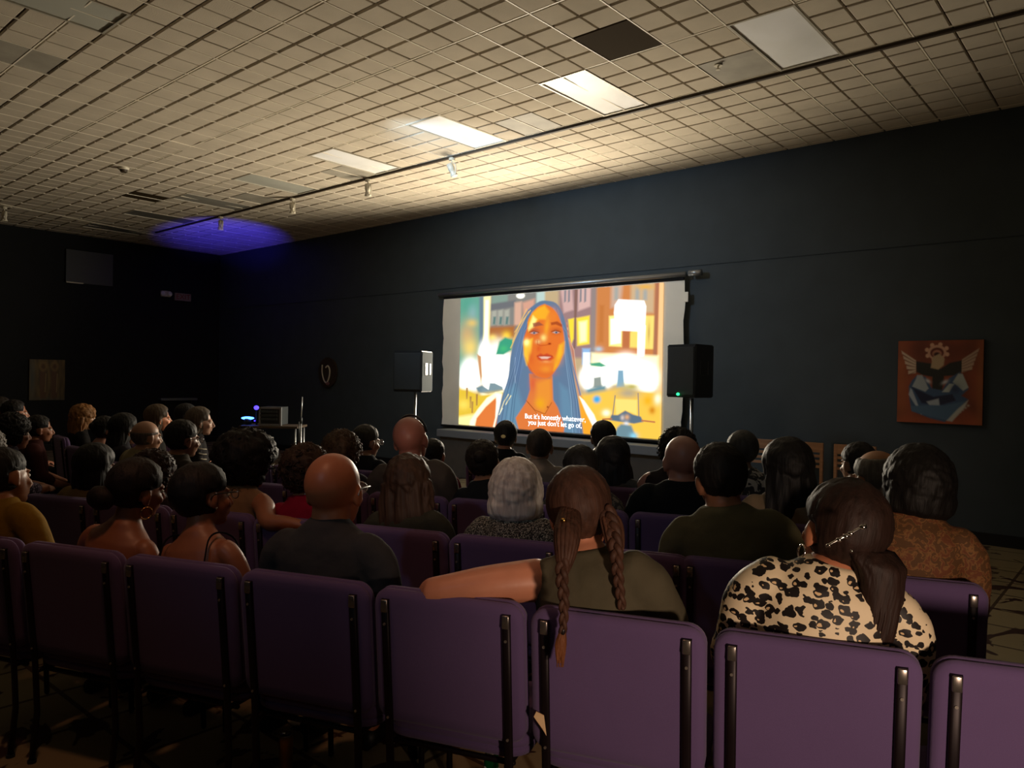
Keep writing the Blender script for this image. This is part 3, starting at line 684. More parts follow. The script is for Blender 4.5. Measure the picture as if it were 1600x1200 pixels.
def canvas(cx, cz, w, h, ax, fn, nx, ny, name, label, cat, m, rz=0, th=.035):
    if ax == 1: e = empty(name, (cx, DW-.037, cz), 0, label, cat)
    else: e = empty(name, (XL+.037, cx, cz), R(-90)+PI, label, cat)
    e.rotation_euler[1] = rz
    picture('painted_face', nx, ny, w-.004, h-.004, fn, m, e, -.001)
    bm = bmesh.new(); box(bm, (0, th/2+.001, 0), (w, th, h), bev=.004); fin('stretcher', bm, M['canvas'], e)
    return e
a = plane(1405, 533, 1, DW); b = plane(1536, 665, 1, DW)
canvas((a.x+b.x)/2, (a.z+b.z)/2, b.x-a.x, a.z-b.z, 1, redart, 190, 190, 'painting', 'rust-red painting of a winged figure above folded blue shapes, right of the screen', 'painting', attr_mat('painted_canvas', 0, .5))
def goldart(U, V):
    p = Paint(U*100, V*100, '5e4c22'); n = np.vectorize(lambda a, b: noise.noise(Vector((a*.12, b*.03, 2))))(U*100, V*100); p.C *= (1+.9*n)[..., None]
    p.spot(8, 50, 8, 60, '4a5048', op=.8); p.spot(50, 97, 60, 5, '4a4a38', op=.8)
    for x in (38, 70):
        p.spot(x, 16, 12, 12, '8a6c34', hard=2); p.spot(x, 17, 7, 8, '5a3c18', hard=2); p.poly([(x-10, 30), (x+10, 30), (x+8, 95), (x-8, 95)], '5c3c1c', 3); p.line([(x+8, 35), (x+6, 80)], 2, '8a7844')
    return p.C
a = plane(45, 561, 0, XL); b = plane(100, 625, 0, XL)
canvas((a.y+b.y)/2, (a.z+b.z)/2, b.y-a.y, a.z-b.z, 0, goldart, 60, 60, 'painting', 'dim gold-brown painting of two standing figures on the far left wall', 'painting', attr_mat('painted_canvas', 0, .6))
# round carved art
p0 = plane(514, 582, 1, DW)
e = empty('round_wall_art', (p0.x, DW-.03, p0.z), 0, 'small faint round wall ornament with a pale curved outline, left of the screen', 'wall art')
bm = bmesh.new(); cyl(bm, (0, .025, 0), (0, -.01, 0), .30, n=40); fin('backing_disc', bm, M['track'], e)
bm = bmesh.new(); tube(bm, [(-.16, -.02, .14), (-.16, -.02, 0), (-.09, -.02, -.16), (0, -.02, -.20), (.08, -.02, -.08), (.09, -.02, .05), (.03, -.02, .13), (-.04, -.02, .10)], .014, n=8, k=5); fin('curved_outline', bm, M['whitemetal'], e, True)
bm = bmesh.new(); ell(bm, (.02, -.015, -.22), (.06, .02, .035)); fin('pink_patch', bm, mat('dull_pink', '8a6060'), e, True)

# left wall things
a = plane(102, 385, 0, XL); b = plane(175, 385+52, 0, XL)
e = empty('wall_panel', (XL+.025, (a.y+b.y)/2, (a.z+b.z)/2-.1), 0, 'faint dark grey square panel high on the left wall', 'wall panel')
w, h = b.y-a.y, a.z-b.z+.1
bm = bmesh.new(); box(bm, (0, 0, 0), (.05, w, h), bev=.006); fin('panel', bm, mat('dark_grey_panel', '3e4143', rough=.5), e)
bm = bmesh.new(); box(bm, (.05, -w/2+.16, -h/2-.0), (.03, .32, .025), bev=.004); fin('white_strip', bm, M['whitemetal'], e)
a = plane(272, 457.5, 0, XL); b = plane(297, 471.5, 0, XL)
e = empty('exit_sign', (XL+.025, (a.y+b.y)/2, (a.z+b.z)/2), 0, 'unlit pale exit sign with faded red letters on the left wall', 'exit sign')
bm = bmesh.new(); box(bm, (0, 0, 0), (.05, b.y-a.y, a.z-b.z), bev=.006); fin('housing', bm, mat('sign_beige', 'a8937c', rough=.5), e)
text_mesh('EXIT', (a.z-b.z)*.95, mat('sign_red', '9a3a2c'), 'lettering', e, (.03, 0, 0), (PI/2, 0, PI/2), .001)
a = plane(250.5, 454, 0, XL); b = plane(265, 464.5, 0, XL)
e = empty('emergency_light', (XL+.035, (a.y+b.y)/2, (a.z+b.z)/2), 0, 'small white box beside the exit sign', 'emergency light')
bm = bmesh.new(); box(bm, (0, 0, 0), (.07, b.y-a.y, a.z-b.z), bev=.01); fin('box', bm, M['whitemetal'], e)
bm = bmesh.new(); [ell(bm, (.045, q, .0), (.02, .05, .05)) for q in (-.08, .08)]; fin('lamp', bm, M['diff'], e, True)
a = plane(249, 624, 0, XL+.06); b = plane(306, 624, 0, XL+.06)
e = empty('wall_shelf', (XL+.001, (a.y+b.y)/2, a.z), 0, 'narrow grey ledge on the left wall near the corner', 'shelf')
bm = bmesh.new(); box(bm, (.07, 0, 0), (.14, b.y-a.y, .05), bev=.006); fin('board', bm, M['steel'], e)
bm = bmesh.new(); [box(bm, (.05, q, -.06), (.08, .02, .08)) for q in (-.3, .3)]; fin('bracket', bm, M['track'], e)

# equipment table with rack case, blue light, mic stand
tz = 10.6
a = at(400, 663, tz); b = at(456, 663, tz)
e = empty('equipment_table', ((a.x+b.x)/2, (a.y+b.y)/2, 0), YAW, 'small dark table in the far corner carrying the equipment case', 'table')
th = a.z; tw = (b-a).length+.3
bm = bmesh.new(); box(bm, (0, 0, th-.02), (tw, .5, .03), bev=.004); fin('tabletop', bm, M['track'], e)
for x in (-1, 1):
    for y in (-1, 1):
        bm = bmesh.new(); cyl(bm, (x*(tw/2-.04), y*.21, 0), (x*(tw/2-.04), y*.21, th-.03), .014, n=10); fin('leg', bm, M['steel'], e, True)
c0 = at(411, 661, tz); c1 = at(446, 633, tz); cw = (Vector((c1.x, c1.y, 0))-Vector((c0.x, c0.y, 0))).length; ch = c1.z-c0.z
cc = (c0+c1)/2
e = empty('rack_case', (cc.x, cc.y, th-.004), YAW, 'rack case with pale metal edges standing on the equipment table', 'rack case')
bm = bmesh.new(); box(bm, (0, 0, ch/2+.003), (cw-.02, .34, ch-.01), bev=.005); fin('case_body', bm, M['blackpl'], e)
bm = bmesh.new()
for z in (.014, ch-.014): box(bm, (0, -.17, z), (cw, .03, .024))
for x in (-1, 1): box(bm, (x*(cw/2-.012), -.17, ch/2), (.022, .03, ch-.03))
fin('metal_edge', bm, M['steel'], e)
for z in (.35, .55, .75):
    bm = bmesh.new(); box(bm, (-.02, -.178, ch*z), (cw*.75, .02, ch*.12), bev=.003); fin('rack_unit', bm, mat('rack_face', '30363a', rough=.4), e)
bl = at(387, 657, tz)
e = empty('led_light', (bl.x, bl.y, th-.02), YAW, 'small stage light glowing blue at the left end of the equipment table', 'stage light')
bm = bmesh.new(); cyl(bm, (0, 0, .02), (0, 0, .10), .05, n=16); fin('housing', bm, M['blackpl'], e, True)
bm = bmesh.new(); ell(bm, (0, 0, .105), (.09, .05, .022)); fin('lens', bm, emis('blue_led', '3a70ff', 9), e, True)
e2 = at(401, 637, tz)
e = empty('led_stick', (e2.x, e2.y, th-.02), YAW, 'thin upright gadget with small blue indicator dots beside the rack case', 'indicator light')
bm = bmesh.new(); cyl(bm, (0, 0, 0), (0, 0, e2.z-th), .012, n=8); fin('post', bm, M['blackpl'], e)
bm = bmesh.new(); ell(bm, (0, -.01, e2.z-th+.02), (.035, .03, .03)); fin('blue_dot', bm, emis('violet_led', '4434ff', 4), e, True)
bm = bmesh.new(); ell(bm, (-.02, -.015, (e2.z-th)*.3), (.012, .01, .012)); fin('blue_dot', bm, emis('violet_led', '4434ff', 2), e, True)
mt = at(471, 620, 10.2)
e = empty('microphone_stand', (mt.x, mt.y, 0), 0, 'thin upright microphone stand between the equipment table and the screen', 'microphone stand')
bm = bmesh.new(); cyl(bm, (0, 0, .03), (.0, 0, mt.z-.3), .011, n=10); cyl(bm, (0, 0, mt.z-.3), (.02, 0, mt.z), .008, n=10); fin('pole', bm, M['steel'], e, True)
bm = bmesh.new(); cyl(bm, (0, 0, mt.z-.36), (0, 0, mt.z-.28), .018, n=10); cyl(bm, (-.05, 0, mt.z-.34), (-.05, 0, mt.z-.6), .008, n=8); fin('clutch', bm, M['blackpl'], e, True)
for k in range(3):
    t = 2*PI*k/3; bm = bmesh.new(); tube(bm, [(0, 0, .12), (math.cos(t)*.28, math.sin(t)*.28, .012)], .01, n=8); fin('leg', bm, M['blackpl'], e, True)

# ------------------------------------------------------------------ chairs
ROT = R(20.1); KS = .366; HEAD_RZ = YAW-ROT
def rrect(w, h, r, n=6):
    out = []
    for cx, cz, a0 in ((w/2-r, h/2-r, 0), (-w/2+r, h/2-r, 90), (-w/2+r, -h/2+r, 180), (w/2-r, -h/2+r, 270)):
        for k in range(n+1):
            t = R(a0+90*k/n); out.append((cx+r*math.cos(t), cz+r*math.sin(t)))
    return out
def padmesh(bm, w, h, r, layers, mi=0):
    """layers: (depth, inset)"""
    base = rrect(w, h, r); N_ = len(base); loops = []
    for d, ins in layers:
        sx, sz = (w-2*ins)/w, (h-2*ins)/h
        loops.append([bm.verts.new((x*sx, d, z*sz)) for x, z in base])
    fs = []
    for a, b in zip(loops, loops[1:]):
        for i in range(N_): fs.append(bm.faces.new((a[i], a[(i+1) % N_], b[(i+1) % N_], b[i])))
    for lp in (loops[0], loops[-1]):
        inner = lp; c = bm.verts.new(sum((v.co for v in lp), Vector())/N_)
        for i in range(N_): fs.append(bm.faces.new((lp[i], lp[(i+1) % N_], c)))
    for f in fs: f.material_index = mi; f.smooth = True
    return [v for l in loops for v in l]
def make_chair():
    e = empty('audience_chair')
    tilt = R(6)
    # backrest: front cushion + rear shell with a welt between
    bm = bmesh.new()
    padmesh(bm, .526, .456, .055, [(-.028, .05), (-.028, .022), (-.022, .006), (-.010, .0), (-.004, .0), (-.001, .006), (.002, .006), (.006, .0), (.022, .0), (.034, .008), (.044, .03), (.050, .07), (.052, .13)])
    bmesh.ops.rotate(bm, cent=(0, 0, 0), matrix=Matrix.Rotation(tilt, 3, 'X'), verts=bm.verts)
    bmesh.ops.translate(bm, vec=(0, -.238, .676), verts=bm.verts)
    fin('backrest', bm, M['purple'], e)
    bm = bmesh.new()
    vs = padmesh(bm, .51, .46, .07, [(-.035, .02), (-.025, .004), (-.012, 0), (-.002, 0), (.0, .005), (.003, .005), (.006, 0), (.03, 0), (.042, .012), (.052, .05), (.055, .12)])
    bmesh.ops.rotate(bm, cent=(0, 0, 0), matrix=Matrix.Rotation(R(90), 3, 'X'), verts=bm.verts)
    bmesh.ops.translate(bm, vec=(0, .02, .415), verts=bm.verts)
    fin('seat', bm, M['purple'], e)
    def yb(z): return -.238-.034-(z-.667)*math.tan(tilt)
    for s in (-1, 1):
        x = s*.212
        u = bmesh.new()
        L = []
        for z, dy in ((.872, .006), (.868, .0), (.60, 0), (.40, 0), (.20, -.01), (.012, -.05)):
            L.append((Vector((x, yb(z)+dy, z)), Vector((.014, 0, 0)), Vector((0, .008, 0))))
        rings(u, L[::-1], 14, .7); up = fin('back_upright', u, M['bronze'], e, True)
        u = bmesh.new(); box(u, (x, yb(.855)-.0055, .85), (.024, .008, .042), bev=.0035)
        fin('upright_cap', u, M['chrome'], up, True)
        u = bmesh.new(); cyl(u, (x, yb(.79)-.006, .79), (x, yb(.79)-.0115, .79), .0045, n=10); fin('screw', u, M['screw'], up)
        u = bmesh.new(); cyl(u, (x, yb(.47)-.006, .47), (x, yb(.47)-.0115, .47), .0045, n=10); fin('screw', u, M['screw'], up)
        u = bmesh.new(); cyl(u, (x, yb(.01)-.05, .012), (x, yb(.01)-.05, 0), .017, n=12); fin('foot_glide', u, M['blackpl'], up)
        u = bmesh.new(); tube(u, [(x, .225, .385), (x, .235, .2), (x, .245, .012)], .012, n=10); fin('front_leg', u, M['bronze'], e, True)
    u = bmesh.new()
    tube(u, [(-.203, -.235, .375), (-.203, .22, .375)], .011, n=8); tube(u, [(.203, -.235, .375), (.203, .22, .375)], .011, n=8)
    tube(u, [(-.203, .2, .375), (.203, .2, .375)], .010, n=8); tube(u, [(-.203, -.18, .36), (.203, -.18, .36)], .010, n=8)
    fin('seat_frame', u, M['bronze'], e, True)
    return e
def kids(o): return [c for c in bpy.data.objects if c.parent == o]
_kidcache = {}
def copy_tree(o, parent=None):
    c = o.copy(); COL.objects.link(c)
    if parent: c.parent = parent
    if o.name not in _kidcache: _kidcache[o.name] = kids(o)
    for ch in _kidcache[o.name]: copy_tree(ch, c)
    return c
chair0 = make_chair(); used0 = [False]
def rowpos(c, lat, off=.29):
    return cf(lat+math.sin(ROT)*off, c-KS*lat+math.cos(ROT)*off)
def put_chair(p, rz, label, group='purple audience chairs'):
    o = chair0 if not used0[0] else copy_tree(chair0)
    used0[0] = True
    o.location = (p.x, p.y, 0); o.rotation_euler = (0, 0, rz); tag(o, label, 'chair', group); return o

# ------------------------------------------------------------------ people
HS0 = 1.17
HZ = 1.180        # head centre in the seated body's frame
NB = Vector((0, -.085, 1.07))
def torso_rings(gr=0.0, wx=1.0, top=True, z0=.42, belly=0):
    T = [(.42, -.07, .165, .115), (.48, -.075, .185, .135), (.56, -.08, .18, .13+belly*.4), (.68, -.085, .155, .115+belly), (.80, -.095, .165, .118+belly*.5),
         (.90, -.10, .178, .118), (.96, -.105, .184, .105), (1.005, -.105, .172, .090), (1.035, -.10, .140, .077), (1.058, -.095, .105, .068), (1.085, -.09, .072, .062)]
    if top: T += [(1.10, -.083, .060, .056)]
    L = []
    for z, y, a, b in T:
        if z < z0: continue
        k = wx if z < 1.06 else 1
        L.append((Vector((0, y, z)), Vector((a*k+gr, 0, 0)), Vector((0, b+gr, 0))))
    return L
ARMS = {
 'lap': lambda s: [(s*.158, -.105, .985), (s*.205, -.10, .925), (s*.228, -.05, .74), (s*.20, .10, .64), (s*.135, .215, .60)],
 'rest_l': lambda s: [(s*.165, -.12, 1.000), (s*.29, -.18, 1.012), (s*.49, -.235, 1.012), (s*.47, -.13, 1.000), (s*.32, .05, .975)] if s < 0 else ARMS['lap'](s),
 'rest_r': lambda s: [(s*.165, -.12, 1.0), (s*.24, -.17, .99), (s*.35, -.285, .955), (s*.45, -.29, .958), (s*.585, -.275, .958)] if s > 0 else ARMS['lap'](s),
 'rest_b': lambda s: ARMS['rest_l'](s) if s < 0 else [(s*.155, -.105, .985), (s*.19, -.085, .92), (s*.195, .02, .78), (s*.12, .17, .76), (s*.04, .22, .80)],
 'fold': lambda s: [(s*.175, -.105, .995), (s*.225, -.09, .93), (s*.245, -.02, .76), (s*.16, .14, .72), (s*.04, .19, .72)],
}
AR = [.056, .052, .044, .038, .026]
def body_mesh(arms='lap', hy=0, wx=1.0, fat=1.0, belly=0, HS=HS0, nz=0, nf=1.0, voxel=.0078, _c={}):
    key = (arms, hy, wx, fat, belly, HS, nz, nf); HC = Vector((0, -.045, HZ+nz))
    if key in _c: return _c[key]
    bm = bmesh.new()
    rings(bm, torso_rings(0, wx, True, .42, belly), 28)
    for s in (-1, 1):
        A = [Vector(p) for p in ARMS[arms](s)]
        A = [Vector((p.x*(wx if i < 2 else (wx+1)/2), p.y, p.z)) for i, p in enumerate(A)]
        tube(bm, A, [r*fat for r in AR], n=16, k=4)
        # hand: palm, four fingers, thumb
        w = A[-1]; d = (A[-1]-A[-2]).normalized()
        if arms in ('lap',): d = Vector((-s*.25, .95, -.12)).normalized()
        if arms == 'fold': d = Vector((-s*.95, .25, -.05)).normalized()
        if arms in ('rest_l', 'rest_b') and s < 0: d = Vector((.3, .9, -.3)).normalized()
        if arms == 'rest_r' and s > 0: d = Vector((.93, .1, -.25)).normalized()
        dn = Vector((0, 0, -1)); sd = d.cross(dn).normalized(); dn = sd.cross(d)*-1 if sd.cross(d).z > 0 else sd.cross(d)
        pc = w+d*.045
        rings(bm, [(w-d*.01, sd*.024, dn*.018), (w+d*.02, sd*.032, dn*.017), (w+d*.06, sd*.041, dn*.015), (w+d*.088, sd*.039, dn*.013), (w+d*.096, sd*.03, dn*.009)], 16)
        for k, (o, ln) in enumerate(((-.0295, .062), (-.010, .072), (.010, .067), (.0295, .052))):
            b0 = w+d*.082+sd*o*1.0; d1 = (d+dn*.18+sd*o*3).normalized(); d2 = (d+dn*.75+sd*o*2).normalized(); d3 = (d+dn*1.5).normalized()
            tube(bm, [b0, b0+d1*ln*.45, b0+d1*ln*.45+d2*ln*.32, b0+d1*ln*.45+d2*ln*.32+d3*ln*.25], [.0092, .0086, .008, .0068], n=8, k=2)
        ti = -s if arms == 'lap' else (1 if s > 0 else -1)
        tside = sd if (sd.x*(-s) > 0) else -sd
        b0 = w+d*.028+tside*.024
        tube(bm, [b0, b0+(d*.6+tside*.8).normalized()*.035, b0+(d*.6+tside*.8).normalized()*.035+(d*.95+tside*.1+dn*.2).normalized()*.036], [.0125, .0105, .0085], n=8, k=2)
        # legs and feet
        rings(bm, [(Vector((s*.085, -.10, .49)), Vector((.085, 0, 0)), Vector((0, .02, .075))), (Vector((s*.10, .05, .50)), Vector((.085, 0, 0)), Vector((0, 0, .078))),
                   (Vector((s*.115, .25, .51)), Vector((.07, 0, 0)), Vector((0, 0, .068))), (Vector((s*.12, .37, .505)), Vector((.058, 0, 0)), Vector((0, .02, .06))),
                   (Vector((s*.12, .415, .45)), Vector((.054, 0, 0)), Vector((0, .055, .02))), (Vector((s*.12, .41, .34)), Vector((.055, 0, 0)), Vector((0, .058, 0))),
                   (Vector((s*.12, .405, .20)), Vector((.042, 0, 0)), Vector((0, .045, 0))), (Vector((s*.12, .40, .09)), Vector((.034, 0, 0)), Vector((0, .038, 0)))], 18)
        rings(bm, [(Vector((s*.12, .36, .05)), Vector((.03, 0, 0)), Vector((0, 0, .035))), (Vector((s*.12, .42, .055)), Vector((.036, 0, 0)), Vector((0, .01, .042))), (Vector((s*.125, .50, .04)), Vector((.042, 0, 0)), Vector((0, 0, .026))), (Vector((s*.13, .57, .028)), Vector((.038, 0, 0)), Vector((0, 0, .017)))], 14)
    # neck and head
    Q = Matrix.Rotation(R(hy), 3, 'Z')
    def H(x, y, z): return HC+Q@Vector((x, y, z))*HS
    rings(bm, [(Vector((0, -.09, 1.02)), Vector((.066*nf, 0, 0)), Vector((0, .060*nf, 0))), (Vector((0, -.082, 1.07)), Vector((.060*nf, 0, 0)), Vector((0, .058*nf, 0))), (Vector((0, -.070, HC.z-.075)), Vector((.058*nf, 0, 0)), Vector((0, .060*nf, .01))), (Vector((0, -.06, HC.z-.02)), Vector((.056*nf, 0, 0)), Vector((0, .057*nf, 0)))], 20)
    def E_(c, r, rot=None): ell(bm, H(*c), tuple(q*HS for q in r), rot=(Q if rot is None else Q@rot), u=28, v=20)
    E_((0, -.014, .030), (.079, .097, .090)); E_((0, .030, -.028), (.063, .064, .082)); E_((0, .058, -.090), (.030, .026, .022))
    E_((0, .030, -.072), (.052, .052, .036)); E_((0, .078, .018), (.052, .018, .011))
    for s in (-1, 1):
        E_((s*.038, .066, -.030), (.024, .020, .020)); E_((s*.079, -.008, -.006), (.009, .020, .032), Matrix.Rotation(R(-10), 3, 'X')@Matrix.Rotation(R(s*-18), 3, 'Z')); E_((s*.076, .0, -.034), (.008, .011, .010))
        E_((s*.010, .098, -.044), (.009, .010, .008))
    tube(bm, [H(0, .090, .010), H(0, .102, -.015), H(0, .112, -.036)], [.009, .0115, .0135], n=10)
    E_((0, .088, -.062), (.023, .010, .006)); E_((0, .087, -.072), (.021, .010, .0065))
    me = remesh(bm, voxel, 3); me.name = 'seated_body'
    _c[key] = me; return me
def shirt_mesh(kind, arms='lap', wx=1.0, fat=1.0, belly=0, _c={}):
    key = (kind, arms, wx, fat, belly)
    if key in _c: return _c[key]
    bm = bmesh.new(); g = .013
    L = torso_rings(g, wx, False, .44, belly)
    if kind == 'tube': L = [l for l in L if l[0].z < .93]
    elif kind == 'tank': L = [(c, A*(.92 if c.z > .95 else 1), B) for c, A, B in L]
    elif kind == 'wide': L = [l for l in L if l[0].z < 1.075]
    elif kind == 'high': L = L+[(Vector((0, -.082, 1.105)), Vector((.068, 0, 0)), Vector((0, .066, 0)))]
    rings(bm, L, 28)
    n = {'tee': 2.55, 'high': 2.55, 'long': 4.9, 'tank': 0, 'tube': 0, 'wide': 2.4}[kind]
    for s in (-1, 1):
        A = [Vector(p) for p in ARMS[arms](s)]
        A = [Vector((p.x*(wx if i < 2 else (wx+1)/2), p.y, p.z)) for i, p in enumerate(A)]
        if n:
            sp = spline(A, 6); m = int(min(n, 3.9)*6)+1; rr = []
            for i in range(len(sp)):
                u = i/6; a = min(int(u), 3); f = u-a; f = f*f*(3-2*f); rr.append((AR[a]*(1-f)+AR[a+1]*f)*fat+g+(.008 if kind != 'long' and i > m-5 else .003))
            tube(bm, sp[:m], rr[:m], n=18)
        elif kind == 'tank':
            tube(bm, [A[0]+Vector((-s*.05, 0, .015)), A[0]+Vector((-s*.005, 0, -.01))], [.058, .064], n=18)
        if kind == 'tank':
            pass
    if kind == 'tank' and arms == 'rest_b':
        A = [Vector(p) for p in ARMS[arms](1)]; sp = spline(A, 6)[:14]; tube(bm, sp, [.078]*3+[.082]*11, n=18)
    me = remesh(bm, .011, 5); me.name = 'shirt_cloth'
    # soft creases
    nv = len(me.vertices); P = np.empty(nv*3, np.float32); Nn = np.empty(nv*3, np.float32)
    me.vertices.foreach_get('co', P); me.vertex_normals.foreach_get('vector', Nn); P = P.reshape(-1, 3); Nn = Nn.reshape(-1, 3)
    dd = np.array([noise.noise(Vector((p[0]*9, p[1]*9, p[2]*16)))*.005+noise.noise(Vector((p[0]*22+3, p[1]*22, p[2]*30)))*.002 for p in P.tolist()])
    P += Nn*(dd[:, None]+.001); me.vertices.foreach_set('co', P.astype(np.float32).ravel()); me.update()
    _c[key] = me; return me
def trouser_mesh(_c={}):
    if 'm' in _c: return _c['m']
    bm = bmesh.new(); g = .012
    rings(bm, [l for l in torso_rings(g+.004, 1, False, .42) if l[0].z < .6], 24)
    for s in (-1, 1):
        rings(bm, [(Vector((s*.085, -.10, .49)), Vector((.085+g, 0, 0)), Vector((0, .02, .075+g))), (Vector((s*.10, .05, .50)), Vector((.085+g, 0, 0)), Vector((0, 0, .078+g))),
                   (Vector((s*.115, .25, .51)), Vector((.07+g, 0, 0)), Vector((0, 0, .068+g))), (Vector((s*.12, .37, .505)), Vector((.058+g, 0, 0)), Vector((0, .02, .06+g))),
                   (Vector((s*.12, .415, .45)), Vector((.054+g, 0, 0)), Vector((0, .055+g, .02))), (Vector((s*.12, .41, .34)), Vector((.055+g, 0, 0)), Vector((0, .058+g, 0))),
                   (Vector((s*.12, .405, .20)), Vector((.046+g, 0, 0)), Vector((0, .05+g, 0))), (Vector((s*.12, .40, .10)), Vector((.04+g, 0, 0)), Vector((0, .048+g, 0)))], 18)
    me = remesh(bm, .014, 4); me.name = 'trouser_cloth'; _c['m'] = me; return me
def shoe_mesh(s, _c={}):
    if s in _c: return _c[s]
    bm = bmesh.new(); x = s*.12
    rings(bm, [(Vector((x, .345, .045)), Vector((.034, 0, 0)), Vector((0, 0, .04))), (Vector((x, .40, .055)), Vector((.042, 0, 0)), Vector((0, .01, .05))), (Vector((x+s*.004, .49, .042)), Vector((.050, 0, 0)), Vector((0, 0, .036))), (Vector((x+s*.008, .57, .030)), Vector((.046, 0, 0)), Vector((0, 0, .026))), (Vector((x+s*.008, .60, .026)), Vector((.03, 0, 0)), Vector((0, 0, .018)))], 16)
    for v in bm.verts: v.co.z = max(v.co.z, .002)
    bmesh.ops.recalc_face_normals(bm, faces=bm.faces)
    for f in bm.faces: f.smooth = True
    me = bpy.data.meshes.new('shoe_form'); bm.to_mesh(me); bm.free(); _c[s] = me; return me
def eyes_mesh(_c={}):
    if 'm' in _c: return _c['m']
    bm = bmesh.new()
    for s in (-1, 1):
        ell(bm, (s*.030, .0800, .000), (.0115, .0115, .0085), u=14, v=10, mi=0); ell(bm, (s*.030, .0885, .000), (.005, .0045, .005), u=10, v=8, mi=1)
    for f in bm.faces: f.smooth = True
    me = bpy.data.meshes.new('eye_pair'); bm.to_mesh(me); bm.free(); _c['m'] = me; return me
def glasses_mesh(col_i=0, _c={}):
    if 'm' in _c: return _c['m']
    bm = bmesh.new()
    for s in (-1, 1):
        pts = [(s*.034+.025*math.cos(t), .112, .0+.019*math.sin(t)) for t in np.linspace(0, 2*PI, 17)]
        tube(bm, pts, .0018, n=6, round_ends=False)
        tube(bm, [(s*.058, .110, .006), (s*.079, .085, .008), (s*.086, .0, .012), (s*.086, -.02, -.004)], .0022, n=6, k=3)
    tube(bm, [(-.010, .114, .004), (0, .116, .008), (.010, .114, .004)], .0018, n=6, k=2)
    for f in bm.faces: f.smooth = True
    k0 = len(bm.faces)
    for s in (-1, 1):
        vs = [bm.verts.new((s*.034+.024*math.cos(t), .1115, .018*math.sin(t))) for t in np.linspace(0, 2*PI, 17)[:-1]]
        bm.faces.new(vs).material_index = 1
    bmesh.ops.recalc_face_normals(bm, faces=bm.faces)
    me = bpy.data.meshes.new('spectacle_pair'); bm.to_mesh(me); bm.free(); _c['m'] = me; return me

